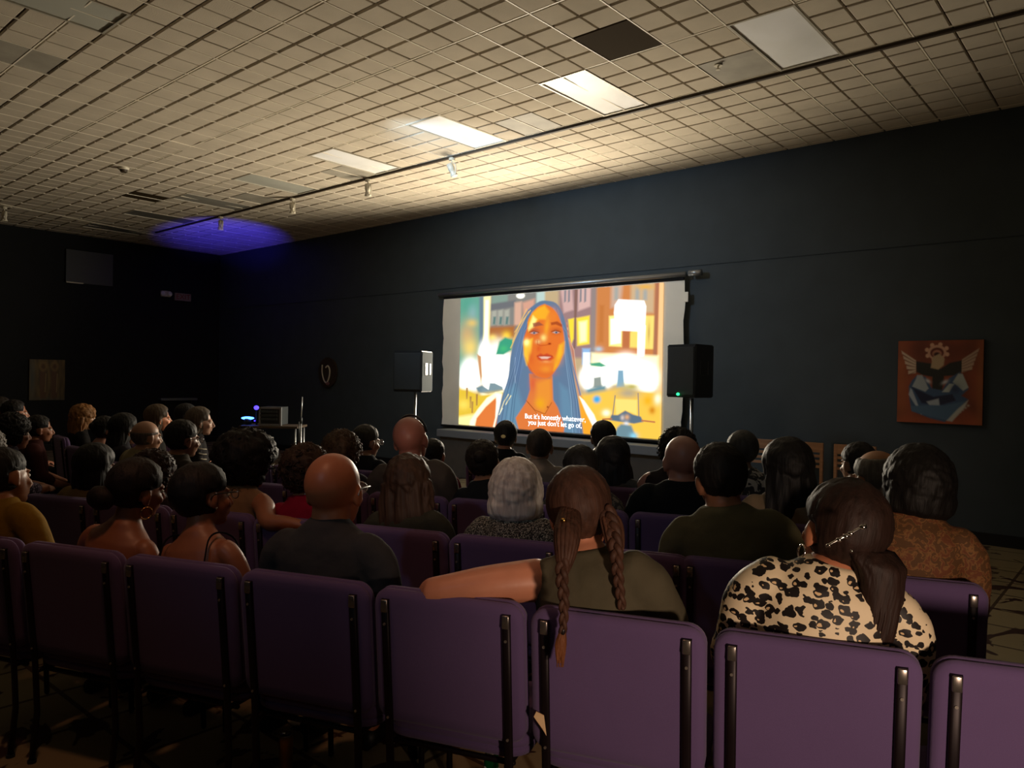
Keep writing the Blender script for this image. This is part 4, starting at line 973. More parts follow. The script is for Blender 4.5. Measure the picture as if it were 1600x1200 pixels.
def hair_mesh(kind, _c={}):
    """head frame: +y face, z up, centre at the head's centre"""
    if kind in _c: return _c[kind]
    K = dict(short=(.010, .004, 20), buzz=(.005, .001, 30), afro=(.060, .014, 18), bigafro=(.085, .022, 14), curly=(.030, .016, 26), puffy=(.036, .007, 22), cap=(.016, .003, 14),
             long=(.016, .004, 14), longwide=(.034, .006, 12), wavy=(.028, .010, 16), bun=(.012, .003, 14), highbun=(.014, .006, 20), updo=(.016, .004, 12), braid=(.012, .003, 12), bob=(.022, .004, 14),
             thin=(.006, .002, 30), fringe=(.006, .003, 25), beanie=(.014, .0015, 10), bald=(0, 0, 1))
    th, amp, fr = K[kind]
    bm = bmesh.new(); NU, NV = 72, 48
    fullc = kind in ('long', 'longwide', 'wavy', 'bob', 'puffy')
    grid = []
    def skull(d):
        # ray length from head centre to skull ellipsoid surface (approx)
        c = Vector((0, -.014, .030)); r = Vector((.079, .097, .090))
        a = sum((d[i]/r[i])**2 for i in range(3)); b = -2*sum(d[i]*c[i]/r[i]**2 for i in range(3)); cc = sum((c[i]/r[i])**2 for i in range(3))-1
        return (-b+math.sqrt(b*b-4*a*cc))/(2*a)
    for j in range(NV+1):
        ph = PI*j/NV; row = []
        for i in range(NU):
            t = 2*PI*i/NU; d = Vector((math.sin(ph)*math.cos(t), math.sin(ph)*math.sin(t), math.cos(ph)))
            sk = skull(d)
            p0 = d*sk
            # coverage: 1 = hair, 0 = none
            def ss(a, b, x): x = max(0, min(1, (x-a)/(b-a))); return x*x*(3-2*x)
            front = ss(.052, .072, p0.y)*(1-ss(.058, .085, p0.z))            # face and forehead
            side = ss(-.004, .034, p0.y+.25*p0.z)*(1-ss(-.004, .050, p0.z))
            nape = 1-ss(-.100, -.050, p0.z) if not fullc else 0
            cov = 1-max(front, side, nape)
            if not fullc:
                ear = ss(.055, .068, abs(p0.x))*(1-ss(.008, .030, p0.z))*ss(-.036, -.024, p0.y)*ss(-.060, -.045, p0.z)
                cov = min(cov, 1-ear)
            if kind in ('afro', 'bigafro', 'curly', 'puffy', 'wavy', 'longwide'):
                front2 = ss(.070, .10, p0.y)*(1-ss(.065, .09, p0.z)); cov = 1-max(front2, ss(.015, .055, p0.y)*(1-ss(-.01, .03, p0.z)), (1-ss(-.10, -.075, p0.z))*(.5 if kind != 'puffy' else .2))
            if kind == 'thin':
                cov *= 1-ss(.08, .11, p0.z)*ss(-.11, -.07, p0.y)
            if kind == 'fringe': cov *= 1-ss(.035, .055, p0.z)
            k = th*(1+.25*ss(.0, .09, p0.z))
            if kind in ('afro', 'bigafro'): k = th*(1+.15*math.sin(ph*2))
            if kind == 'puffy': k = th*(1.0+.7*ss(-.04, -.09, d.z*.1-.0)) + .018*ss(.04, -.06, p0.z) if False else th*(1.0+.55*(1-ss(-.06, .06, p0.z)))
            nz = noise.noise(d*fr*.35+Vector((len(kind), 0, 0)))*amp + (noise.noise(d*fr)*amp*.6)
            strand = .0016*noise.noise(Vector((t*9+len(kind), ph*.9, 0)))
            rr = sk+(k+nz+strand)*cov-.013*(1-cov)
            row.append(bm.verts.new(d*rr))
        grid.append(row)
    for j in range(NV):
        for i in range(NU):
            if j == 0: 
                if i == 0: pass
            a, b, c, d_ = grid[j][i], grid[j][(i+1) % NU], grid[j+1][(i+1) % NU], grid[j+1][i]
            bm.faces.new((a, b, c, d_))
    bmesh.ops.remove_doubles(bm, verts=grid[0]+grid[-1], dist=1e-5)
    def mass(pts, n=40, am=.05, seed=0):
        # pts: (center, rx, ry) elliptical lock bundle with grooves
        P = []
        for i, (c, rx, ry) in enumerate(pts): P.append((Vector(c), rx, ry))
        loops = []; SUB = 7
        cs = spline([p[0] for p in P], SUB)
        for q, c in enumerate(cs):
            u = q/SUB; a = min(int(u), len(P)-2); f = u-a
            rx = P[a][1]*(1-f)+P[a+1][1]*f; ry = P[a][2]*(1-f)+P[a+1][2]*f
            lp = []
            for k in range(n):
                t = 2*PI*k/n; g_ = 1+am*noise.noise(Vector((math.cos(t)*4+seed, math.sin(t)*4, u*.5)))*2+am*.6*noise.noise(Vector((t*6, u*.4, seed)))
                lp.append(bm.verts.new((c.x+rx*g_*math.cos(t), c.y+ry*g_*math.sin(t), c.z)))
            loops.append(lp)
        for A, B in zip(loops, loops[1:]):
            for k in range(n): bm.faces.new((A[k], A[(k+1) % n], B[(k+1) % n], B[k]))
        for lp in (loops[0], loops[-1]):
            cv = bm.verts.new(sum((v.co for v in lp), Vector())/n)
            for k in range(n): bm.faces.new((lp[k], lp[(k+1) % n], cv))
    if kind == 'long': mass([((0, -.030, .03), .085, .085), ((0, -.045, -.05), .093, .080), ((0, -.075, -.15), .105, .058), ((0, -.090, -.28), .11, .040), ((0, -.095, -.40), .10, .03), ((0, -.095, -.46), .075, .02)], am=.08)
    if kind == 'longwide': mass([((0, -.030, .04), .10, .10), ((0, -.045, -.05), .118, .095), ((0, -.075, -.15), .13, .07), ((0, -.095, -.28), .14, .05), ((0, -.10, -.42), .13, .04), ((0, -.10, -.50), .10, .02)], am=.08)
    if kind == 'wavy':
        mass([((0, -.035, .03), .095, .09), ((0, -.05, -.06), .108, .085), ((0, -.075, -.15), .115, .06), ((.01, -.085, -.22), .11, .045), ((.0, -.085, -.28), .085, .03)], am=.16, seed=3)
        for k in range(26):
            t = random.uniform(-.3, PI+.3); x = math.cos(t)*.105; y = -.04-abs(math.sin(t))*.06; pts = []
            for q in range(6): pts.append((x*(1+.05*q*.5)+.012*math.sin(q*1.7+k), y-.006*q+.010*math.cos(q*1.5+k*2), .02-.05*q))
            tube(bm, pts, [.010, .011, .010, .009, .007, .004], n=6, k=3)
    if kind == 'bob': mass([((0, -.025, .03), .092, .09), ((0, -.03, -.04), .102, .09), ((0, -.035, -.10), .104, .082), ((0, -.04, -.135), .085, .065)], am=.06)
    if kind == 'puffy': mass([((0, -.030, .03), .10, .105), ((0, -.035, -.04), .122, .110), ((0, -.038, -.085), .118, .098), ((0, -.04, -.115), .088, .065)], am=.05)
    if kind == 'highbun': ell(bm, (0, -.115, .045), (.036, .032, .034))
    if kind == 'bun':
        rings(bm, [(Vector((-.01, -.085, -.02)), Vector((.035, 0, 0)), Vector((0, .01, .03))), (Vector((-.015, -.11, -.022)), Vector((.05, 0, 0)), Vector((0, 0, .045))), (Vector((-.02, -.145, -.022)), Vector((.052, 0, 0)), Vector((0, 0, .046))), (Vector((-.02, -.168, -.02)), Vector((.03, 0, 0)), Vector((0, 0, .028)))], 24)
    if kind == 'updo':
        mass([((.02, -.075, -.005), .06, .045), ((.035, -.10, -.03), .062, .048), ((.045, -.115, -.06), .050, .042), ((.058, -.125, -.12), .044, .034), ((.062, -.130, -.19), .040, .028), ((.060, -.128, -.235), .026, .018), ((.057, -.126, -.25), .010, .008)], am=.10, seed=5)
        for k in range(22):
            a = k/22*2*PI; x = .055+.036*math.cos(a); y = -.128+.026*math.sin(a)
            tube(bm, [(.035+.04*math.cos(a), -.105+.035*math.sin(a), -.05), (x, y, -.12), (x*.98+.002, y, -.19), (.060+.012*math.cos(a), -.128+.008*math.sin(a), -.245-.01*math.sin(k))], [.004, .005, .0045, .0015], n=5, k=3)
    if kind in ('curly', 'afro', 'bigafro'):
        rad_ = {'curly': .118, 'afro': .150, 'bigafro': .178}[kind]; rnd = random.Random(5)
        for k in range(150 if kind != 'bigafro' else 120):
            d = Vector((rnd.gauss(0, 1), rnd.gauss(-.3, 1), rnd.gauss(.4, .8))).normalized()
            if d.y > .55 and d.z < .6: continue
            if d.z < -.4: continue
            r0 = skull(d)+K[kind][0]*.85; a = d.orthogonal().normalized(); b = d.cross(a); c0 = rnd.uniform(.007, .012); pts = []
            for q in range(7): pts.append(d*(r0+q*.0035)+a*c0*math.cos(q*1.5+k)+b*c0*math.sin(q*1.5+k))
            tube(bm, pts, [.0035, .0035, .003, .003, .0028, .0025, .002], n=4, k=2)
    if kind == 'cap':
        pass
    if fullc:
        me = remesh(bm, .0052, 4); me.name = 'hair_form_'+kind; _c[kind] = me; return me
    bmesh.ops.recalc_face_normals(bm, faces=bm.faces)
    for f in bm.faces: f.smooth = True
    me = bpy.data.meshes.new('hair_form_'+kind); bm.to_mesh(me); bm.free(); _c[kind] = me; return me

TARGET = Vector((-7.0, DW, 1.9))
def person(c, px, hx, top, label, hair='short', hcol='1a120d', sk='a06a48', shirt='tee', scol='30302e', arms='lap', wx=1.0, fat=1.0, belly=0, glasses=False,
           hy=None, rz=None, trousers='1c1d22', smat=None, lat=None, z=None, chair=None, group=None, hthick=None, hs=HS0, nz=0, nf=1.0, cgroup='purple audience chairs'):
    t = (px-800)/FPX
    HS = hs; HC = Vector((0, -.045, HZ+nz))
    if z is None:
        if lat is None: zz = (c+.256)/(1+KS*t); lat = t*zz-math.sin(ROT)*.24; base = rowpos(c, lat)
        else: base = rowpos(c, lat)
        zz = (c+.256)/(1+KS*(hx-800)/FPX)
    else:
        zz = z; base = cf(t*z, z+.045)
    rot = HEAD_RZ if rz is None else YAW-R(rz)
    # height of the crown
    hp = at(hx, top, zz)
    th = {'afro': .062, 'bigafro': .09, 'curly': .035, 'puffy': .036, 'long': .016, 'longwide': .036, 'wavy': .030, 'bald': 0, 'beanie': .02, 'bob': .024}.get(hair, .012) if hthick is None else hthick
    HT = HC.z+(.119+th)*HS
    s = (hp.z)/HT; s = max(.86, min(1.10, s))
    # lean so that the head comes where it is
    side = Vector((math.cos(rot), math.sin(rot), 0)); want = Vector((hp.x, hp.y, 0))-Vector((base.x, base.y, 0))
    lean = math.atan2(want.dot(side), .76*s); lean = max(-.20, min(.20, lean))
    e = empty('person', label=label, cat='person', group=group)
    PV = Matrix.Translation((0, 0, .45))
    Mx = Matrix.Translation((base.x, base.y, 0))@Matrix.Rotation(rot, 4, 'Z')@Matrix.Scale(s, 4)@PV@Matrix.Rotation(lean, 4, 'Y')@PV.inverted()
    e.matrix_world = Mx
    hw = Mx@HC
    if hy is None:
        d = TARGET-hw; ang = math.degrees(math.atan2(-d.x, d.y)-rot); hy = max(-50, min(50, round(ang/8)*8))
    link_mesh('body', body_mesh(arms, hy, wx, fat, belly, hs, nz, nf), skin(sk), e)
    sm = smat or cloth(scol)
    sh = link_mesh('shirt' if shirt != 'tube' else 'top', shirt_mesh(shirt, arms, wx, fat, belly), sm, e)
    link_mesh('trousers', trouser_mesh(), cloth(trousers), e)
    for q in (-1, 1): link_mesh('shoe', shoe_mesh(q), M['shoe'], e)
    HM = Matrix.Translation(HC)@Matrix.Rotation(R(hy), 4, 'Z')@Matrix.Scale(HS, 4)
    ey = link_mesh('eyes', eyes_mesh(), [M['white'], M['iris']], e); ey.matrix_local = HM
    if hair != 'bald':
        h = link_mesh('hair', hair_mesh(hair), hairm(hcol), e); h.matrix_local = HM
    if glasses:
        gl = link_mesh('spectacles', glasses_mesh(), [M['glassf'] if glasses is True else M['steel'], M['lens']], e); gl.matrix_local = HM
    if chair is not None: put_chair(base, rot, chair, cgroup)
    return e, HM, Mx
# ------------------------------------------------------------------ the audience
C1, C2, C3, C4, C5 = 2.322, 3.24, 4.22, 5.15, 6.15
def g1(k): return .310+.514*k            # chair centres of the nearest row
def g2(k): return -.03+.498*k
def g3(k): return .377+.498*k
G = 'purple audience chairs'
# row one
person(C1, -60, -48, 690, 'person in a mustard top cut off by the left edge of the photo, nearest row', hair='short', scol='8a6a20', shirt='tee', lat=g1(-5), wx=1.02, chair='dark purple chair at the far left, under the person in the mustard top')
e, H_, X_ = person(C1, 160, 213, 712, 'woman with bare shoulders, dark hair gathered in a low bun and a thin hoop earring', nz=.035, hair='bun', hcol='1c120e', sk='9a5f42', shirt='tube', scol='1a1416', lat=g1(-4), wx=.93, fat=.9, hy=-14, chair='dark purple chair under the bare-shouldered woman with the low bun')
def hoop(e, HMx, x, y, z, r, m, th=.0022, name='hoop_earring'):
    bm = bmesh.new(); tube(bm, [(x, y+r*math.sin(t), z-r+r*math.cos(t)) for t in np.linspace(0, 2*PI, 21)], th, n=6, round_ends=False); o = fin(name, bm, m, e, True); o.matrix_local = HMx
hoop(e, H_, .088, -.005, -.042, .024, M['gold']); hoop(e, H_, -.088, -.005, -.042, .024, M['gold'])
e, H_, X_ = person(C1, 305, 316, 722, 'woman in spectacles with cropped dark hair and bare shoulders with thin straps', nz=.035, hair='cap', hcol='17110f', sk='9a5f42', shirt='tube', scol='171214', lat=g1(-3), wx=.93, fat=.92, glasses=True, hy=-18, chair='dark purple chair under the bare-shouldered woman in spectacles')
for s in (-1, 1):
    bm = bmesh.new(); tube(bm, [(s*.13, -.225, .92), (s*.125, -.203, .98), (s*.12, -.16, 1.055), (s*.12, -.09, 1.065), (s*.12, -.01, 1.02), (s*.12, .02, .93)], .004, n=6, k=5); fin('strap', bm, cloth('171214'), e, True)
bm = bmesh.new(); ell(bm, (.087, -.002, -.040), (.004, .004, .004)); o = fin('stud_earring', bm, M['silver'], e, True); o.matrix_local = H_
person(C1, 529, 522, 708, 'bald man in spectacles and a charcoal collared shirt, nearest row', hair='bald', sk='b06a48', shirt='high', scol='3c3c3e', lat=g1(-2), wx=1.1, fat=1.0, belly=.02, glasses='steel', hs=1.27, nf=1.25, nz=.01, chair='dim purple chair behind the bald man in the charcoal shirt')
put_chair(rowpos(C1, g1(-1)), HEAD_RZ, 'empty purple chair that the woman with braids rests her arm on')
eb, Hb, Xb = person(C1, 935, 899, 721, 'woman with two long brown braids and an olive sleeveless top, arm out sideways', hair='braid', hcol='4a3024', sk='d08a6a', shirt='tank', scol='56503f', arms='rest_b', lat=.288, wx=1.0, fat=1.28, hy=14, hs=1.22, nz=.01)
put_chair(rowpos(C1, g1(0)), HEAD_RZ, 'purple chair behind the woman with two long braids')
el, Hl, Xl = person(C1, 1280, 1322, 745, 'woman in a leopard print blouse with her dark hair clipped into a hanging ponytail', hair='updo', hcol='2a1a14', sk='c07a58', shirt='tee', smat=leopard_mat(), lat=.785, wx=1.03, fat=1.05, belly=.01, hs=1.22, nz=-.02)
put_chair(rowpos(C1, g1(1)), HEAD_RZ, 'purple chair behind the woman in the leopard print blouse')
put_chair(rowpos(C1, g1(2)), HEAD_RZ, 'empty purple chair at the right edge of the photo')

# braids, earring and hair clip (built in world space, stored as parts of their wearers)
def to_local(Mx, pts): 
    I = Mx.inverted(); return [I@Vector(p) for p in pts]
def braid(e, Mx, wp, rad, m, name='braid', tail=.10, up=1):
    P = spline(to_local(Mx, wp), 24); L = [0]
    for a, b in zip(P, P[1:]): L.append(L[-1]+(b-a).length)
    tot = L[-1]; bm = bmesh.new(); pitch = .055
    V_ = Vector((0, -1, 0))
    for k in range(3):
        pts = []; rr = []
        for i, p in enumerate(P):
            d = (P[min(i+1, len(P)-1)]-P[max(i-1, 0)]).normalized(); s = d.cross(V_).normalized(); f = s.cross(d)
            u = L[i]/tot; w = rad[0]*(1-u)+rad[1]*u; ph = 2*PI*L[i]/(pitch*2.0)+2*PI*k/3
            pts.append(p+s*w*.62*math.sin(ph)+f*w*.42*math.sin(2*ph)); rr.append(w*.56)
        tube(bm, pts, rr, n=10)
    fin(name, bm, m, e, True)
hb = hairm('4a3024')
zb = 2.30
q0 = at(886, 806, 2.34); ld = [at(886, 808, 2.36), at(884, 838, 2.27), at(880, 872, 2.235), at(878, 905, 2.215), at(881, 935, 2.205), at(881, 962, 2.20), at(879, 988, 2.20)]
braid(eb, Xb, ld, (.027, .011), hb)
bm = bmesh.new()
for k in range(26):
    a = k/26*2*PI; w = to_local(Xb, [at(879+3*math.cos(a), 986, 2.20), at(876+7*math.cos(a), 1008, 2.195-.006*math.sin(a)), at(875+5*math.cos(a*1.3), 1042-6*(k % 3), 2.195)]); tube(bm, w, [.0045, .005, .0012], n=5, k=3)
fin('braid_tail', bm, hairm('7a4a2c'), eb, True)
bm = bmesh.new(); w = to_local(Xb, [at(880, 984, 2.20), at(879, 990, 2.20)]); tube(bm, w, .0085, n=10); fin('hair_band', bm, M['glassf'], eb, True)
# left gathered bundle from the crown to the braid
bm = bmesh.new()
for k in range(16):
    a = k/16*2*PI
    w = to_local(Xb, [at(890+12*math.cos(a), 796+4*math.sin(a), 2.38), at(887+17*math.cos(a), 828, 2.29+.028*math.sin(a)), at(884+13*math.cos(a), 865, 2.245+.02*math.sin(a)), at(881+5*math.cos(a), 896, 2.225)]); tube(bm, w, [.009, .011, .009, .005], n=6, k=4)
fin('gathered_hair', bm, hb, eb, True)
bm = bmesh.new(); w = to_local(Xb, [at(880, 813, 2.285)]); ell(bm, w[0], (.009, .007, .008)); fin('hair_tie', bm, M['gold'], eb, True)
rd = [at(948, 800, 2.40), at(958, 830, 2.34), at(963, 862, 2.30), at(965, 892, 2.29), at(968, 920, 2.285), at(972, 950, 2.28)]
braid(eb, Xb, rd, (.026, .012), hb)
bm = bmesh.new()
for k in range(22):
    a = k*2.4; r = 10*math.sqrt((k+1)/22)
    r *= 1.5; w = to_local(Xb, [at(944+.5*r*math.cos(a), 794, 2.42), at(954+r*math.cos(a), 815, 2.37+.015*math.sin(a)), at(960+r*.9*math.cos(a), 845, 2.33+.015*math.sin(a)), at(964+r*.4*math.cos(a), 876, 2.30)]); tube(bm, w, [.005, .007, .0065, .003], n=6, k=4)
fin('loose_hair', bm, hairm('5a3a2a'), eb, True)
w = to_local(Xb, [at(867, 817, 2.44)]); bm = bmesh.new()
pts = [Vector((0, 0, .010)), Vector((-.009, 0, -.012)), Vector((.0, 0, -.016)), Vector((.009, 0, -.012)), Vector((0, 0, .010))]
tube(bm, [w[0]+p for p in pts], .0022, n=6); fin('drop_earring', bm, M['gold'], eb, True)
# hair clip with bright studs
a_, b_ = at(1292, 853, 1.955), at(1352, 821, 1.945); w = to_local(Xl, [a_, b_]); bm = bmesh.new(); tube(bm, w, .0035, n=8)
for f_, r_ in ((.05, .0042), (.32, .0052), (.5, .0055), (.62, .005), (.94, .0062)): ell(bm, w[0].lerp(w[1], f_)+Vector((0, -.003, 0)), (r_*1.5, r_, r_))
ell(bm, to_local(Xl, [at(1331, 861, 1.94)])[0], (.004, .003, .004))
fin('hair_clip', bm, M['silver'], el, True)
hoop(el, Hl, -.088, .0, -.040, .017, M['silver'], .003)

# row two
person(C2, -8, -6, 664, 'grey-haired person in a grey sweater at the left edge of the photo', hair='curly', hcol='77706a', sk='a8765a', shirt='long', scol='5a5050', lat=g2(-7), arms='fold', chair='dark chair under the grey-haired person in the grey sweater')
put_chair(rowpos(C2, g2(-6)), HEAD_RZ, 'empty dark chair between the grey sweater and the dark bob, second row')
person(C2, 140, 148, 692, 'person with a dark bob and a tan collared top, second row at left', hair='bob', hcol='120d0c', sk='7a4c36', shirt='high', scol='7a6238', lat=g2(-5), wx=.95, glasses='steel', chair='dark chair under the person with the dark bob')
person(C2, 232, 240, 702, 'woman with curly brown hair and spectacles, mostly hidden behind the low bun', hair='curly', hcol='33201a', sk='a06a4c', shirt='tee', scol='2c2220', lat=g2(-4), wx=.9, glasses='steel', hy=-20, chair='dark chair under the woman with curly brown hair')
person(C2, 378, 386, 669, 'woman with a rounded dark afro, bare arm draped over the next chair', hair='afro', hcol='120e0d', sk='a2684a', shirt='tank', scol='8a6a4c', arms='rest_r', lat=g2(-3), wx=.98, fat=1.05, glasses='steel', hy=-16, chair='dark chair behind the woman with the rounded afro')
person(C2, 465, 478, 690, 'person with curly brown hair and a crimson top, behind the bald man', hair='curly', hcol='3a281c', sk='9a6448', shirt='tee', scol='8a1230', lat=g2(-2), wx=1.0, chair='dark chair behind the person in the crimson top')
person(C2, 645, 637, 709, 'woman with long wavy brown hair and a dark green jacket', hair='wavy', hcol='3c2a20', sk='b07a5a', shirt='long', scol='38382f', lat=g2(-1), wx=1.0, fat=1.05, chair='dark chair behind the woman with long wavy hair')
person(C2, 812, 806, 713, 'elderly woman with full white hair and a speckled black and white cardigan', hair='puffy', hcol='e8ddd6', sk='d0a088', shirt='long', smat=print_mat('speckled_knit', '141414', 'b0b0a4', 160, .55), lat=g2(0), wx=1.0, fat=1.1, chair='dark chair behind the white-haired woman')
put_chair(rowpos(C2, g2(1)), HEAD_RZ, 'empty dark chair in the second row, right of the woman with braids')
person(C2, 1128, 1124, 687, 'man with short dark hair and a wide olive T-shirt', hair='short', hcol='14110f', sk='8a5c42', shirt='tee', scol='5c5840', lat=g2(2)-.05, wx=1.05, fat=1.0, belly=.01, hs=1.2, nf=1.2, chair='dark chair behind the man in the olive T-shirt')
person(C2, 1440, 1434, 690, 'person with big dark hair and a gauzy brown floral blouse, at the right', hair='puffy', hcol='0f0c0a', sk='8a5a40', shirt='long', smat=print_mat('brown_floral', '5c3c1e', '8a6034', 34, .5, third='6c3c20'), hs=1.02, lat=g2(3)-.03, wx=.92, fat=.95, chair='black chair at the right beside the tiled floor, under the brown floral blouse')
# row three
person(C3, 22, 18, 645, 'woman with dark hair and a purple and white patterned blouse, hands forward, at left', hair='curly', hcol='150f0d', sk='8a563c', shirt='tee', smat=print_mat('purple_print', '2a2038', 'a898b8', 26, .55, third='3c2c50'), arms='fold', rz=44, chair='dark chair under the woman in the purple patterned blouse')
person(C3+.45, 226, 231, 655, 'balding man in a beige top with cropped grey sides, at left', hair='fringe', hcol='5a5048', sk='a87c62', shirt='tee', scol='8a8060', rz=38, hy=0, chair='dark chair under the balding man in beige')
person(C3, 284, 286, 655, 'man with short dark hair and spectacles in a grey top, left of the afro', hair='short', hcol='1a1512', sk='8e6248', shirt='tee', scol='3a342c', rz=36, hy=0, glasses=True, chair='dark chair under the man in spectacles left of the afro')
person(C3, 530, 534, 671, 'person with light-edged curly brown hair behind the bald man in charcoal', hair='curly', hcol='4c3828', sk='9a684c', shirt='tee', scol='26242a', lat=g3(-3), wx=.95, chair='dark chair under the person with light-edged curls')
person(C3, 640, 641, 650, 'bald man with a strap over his head and a taupe shirt', hair='bald', sk='b07060', shirt='tee', scol='544c46', hs=1.24, nf=1.2, lat=g3(-2), wx=1.1, fat=1.1, chair='dark chair under the bald man with the head strap')
person(C3, 724, 722, 683, 'woman with small pinned-up dark bun and dark top, left of the screen centre', hair='highbun', hcol='2c241e', sk='a8785c', shirt='tee', scol='22262a', lat=g3(-1), wx=.92, chair='dark chair under the woman with the small pinned bun')
put_chair(rowpos(C3, g3(0)-.0), HEAD_RZ, 'dark chair under the person with rounded dark hair and printed top')
person(C3, 912, 907, 696, 'person with smooth rounded dark hair and a printed top, behind the braids', hair='cap', hcol='1c1a1a', sk='9a6a50', shirt='tee', smat=print_mat('grey_print', '3a3836', '7a7468', 24, .56), lat=g3(0), wx=1.0)
person(C3, 1052, 1066, 681, 'bald man in a black shirt sitting before the right edge of the screen', hair='bald', sk='b07a68', shirt='tee', scol='15181b', hs=1.24, nf=1.2, lat=g3(1), wx=1.12, fat=1.15, chair='dark chair under the bald man in the black shirt')
person(C3, 1228, 1230, 684, 'woman with very long straight black hair and a tan sleeve', hair='longwide', hcol='0e0c0c', sk='a87c64', shirt='tee', scol='7c6a54', lat=g3(2), wx=1.0, chair='dark chair under the woman with very long straight black hair')
person(C3, 1378, 1370, 699, 'grey-haired man with a bald patch at the crown, at the right', hair='thin', hs=1.32, hcol='6a655c', sk='b07a50', shirt='tee', scol='2c2a28', lat=g3(3)-.05, chair='dark chair under the grey-haired man with the bald patch')
for k, nm in ((-4, 'empty dark chair behind the afro, third row'), (-5, 'empty dark chair left of the afro, third row')): put_chair(rowpos(C3, g3(k)), HEAD_RZ, nm)
for lt_, nm in ((-1.62, 'empty dark chair in front of the crimson top, fourth row'), (-2.12, 'empty dark chair nearest the equipment table, fourth row')): put_chair(rowpos(C4, lt_), HEAD_RZ, nm)
# row four and beyond
person(C4, 62, 63, 648, 'person with dark hair and a maroon top seen in profile at left', hair='short', hcol='120e0d', sk='9a6448', shirt='tee', scol='3c1c1a', rz=52, hy=0, chair='dark chair under the person in the maroon top')
person(C4, 198, 196, 645, 'person with long straight black hair at left, behind the balding man', hair='long', hcol='0c0a0a', sk='9a6a52', shirt='tee', scol='2c2a30', z=6.45, rz=40, hy=0, chair='dark chair under the person with long straight black hair at left')
person(C4, 166, 170, 650, 'person with tied-back dark hair at left, between the bob and the long black hair', hair='highbun', hcol='131010', sk='a87a68', shirt='tube', scol='201a1c', z=7.1, rz=40, hy=0, chair='dark chair under the person with tied-back dark hair')
person(C4, 570, 572, 663, 'man with cropped dark hair and spectacles in a dark jacket, left of the head strap', hair='short', hcol='2c2824', sk='9c745c', shirt='long', scol='1c1e22', glasses='steel', hy=-20, lat=None, chair='dark chair under the man in the dark jacket')
person(C4, 684, 676, 706, 'small person slumped low in a burgundy top beside the head strap', hair='short', hcol='1a1412', sk='9a6a50', shirt='tee', scol='6a1c2c', chair='dark chair under the small person in burgundy')
person(C4, 846, 843, 668, 'man with short hair and a light taupe shirt below the subtitles', hair='buzz', hcol='3c342e', sk='8c6a58', shirt='high', scol='877a70', wx=1.05, chair='dark chair under the man in the light taupe shirt')
person(C4, 958, 957, 682, 'woman with long dark hair below the right half of the screen', hair='longwide', hcol='1a1a1e', sk='9a7460', shirt='tee', scol='4a4a48', chair='dark chair under the woman with long dark hair before the screen')
person(C4, 1050, 1058, 668, 'person with curly black hair and a bare shoulder, at the right edge of the screen', hair='curly', hcol='1a1514', sk='b07c6c', shirt='tank', scol='2a2022', chair='dark chair under the person with curly black hair')
person(C4, 1166, 1159, 670, 'person with close-cropped hair and a black and white patterned shirt near wooden chairs', hair='buzz', hcol='3a3a38', sk='7c6252', shirt='tee', smat=print_mat('bw_print', '202020', 'a8a49a', 16, .52), chair='dark chair under the person in the black and white patterned shirt')
person(C4, 1346, 1341, 690, 'person with dark hair and a pale collar half hidden at the right', hair='short', hcol='15110f', sk='9a7058', shirt='high', scol='a8a69a', chair='dark chair under the person with the pale collar')
person(C5, 790, 790, 656, 'person in a black cap with a small pale emblem, below the screen', hair='beanie', hcol='101214', sk='8a6450', shirt='tee', scol='121416', chair='dark chair under the person in the black cap')
pe = bpy.context.scene.objects
person(C5, 942, 942, 658, 'person with smooth black hair, head overlapping the lower right of the screen', hair='cap', hcol='15171a', sk='7a5848', shirt='tee', scol='1a1c20', chair='dark chair under the person with smooth black hair')
person(C5, 6, 7, 619, 'person with short hair at the left edge, farthest back', hair='short', hcol='1a120d', sk='8e5c44', shirt='tee', scol='1c1616', z=8.7, rz=62, hy=10, chair='dark chair under the farthest person at the left edge')
person(C5, 28, 27, 624, 'person with dark hair beside the left painting, second from the left edge', hair='short', hcol='120d0c', sk='9a644a', shirt='tee', scol='201416', z=8.2, rz=60, hy=10, chair='dark chair under the second person from the left edge')
person(C5, 134, 135, 631, 'person with curly blonde-brown hair, in the dark at left', hair='wavy', hcol='7a5228', sk='a87c5c', shirt='tee', scol='141212', z=8.2, rz=48, hy=0, chair='dark chair under the person with curly blonde-brown hair')
person(C5, 252, 257, 631, 'woman with long brown hair and a brightly lit face, before the wall ledge', hair='long', hcol='4a3c2c', sk='e09a78', shirt='tee', scol='1a1816', z=7.7, rz=62, hy=8, chair='dark chair under the woman with the brightly lit face')
person(C5, 296, 300, 629, 'person in a dark hood behind the ledge-side faces', hair='beanie', hcol='141416', sk='e0a088', shirt='long', scol='121214', z=8.5, rz=62, hy=0, chair='dark chair under the person in the dark hood')
person(C5, 318, 321, 635, 'person in profile with grey-brown hair and a dark top with pale stripes', hair='long', hcol='544a40', sk='b8907c', shirt='long', smat=None, scol='1c1a1c', z=7.3, rz=66, hy=0, chair='dark chair under the person with pale stripes')
bpy.context.view_layer.update()
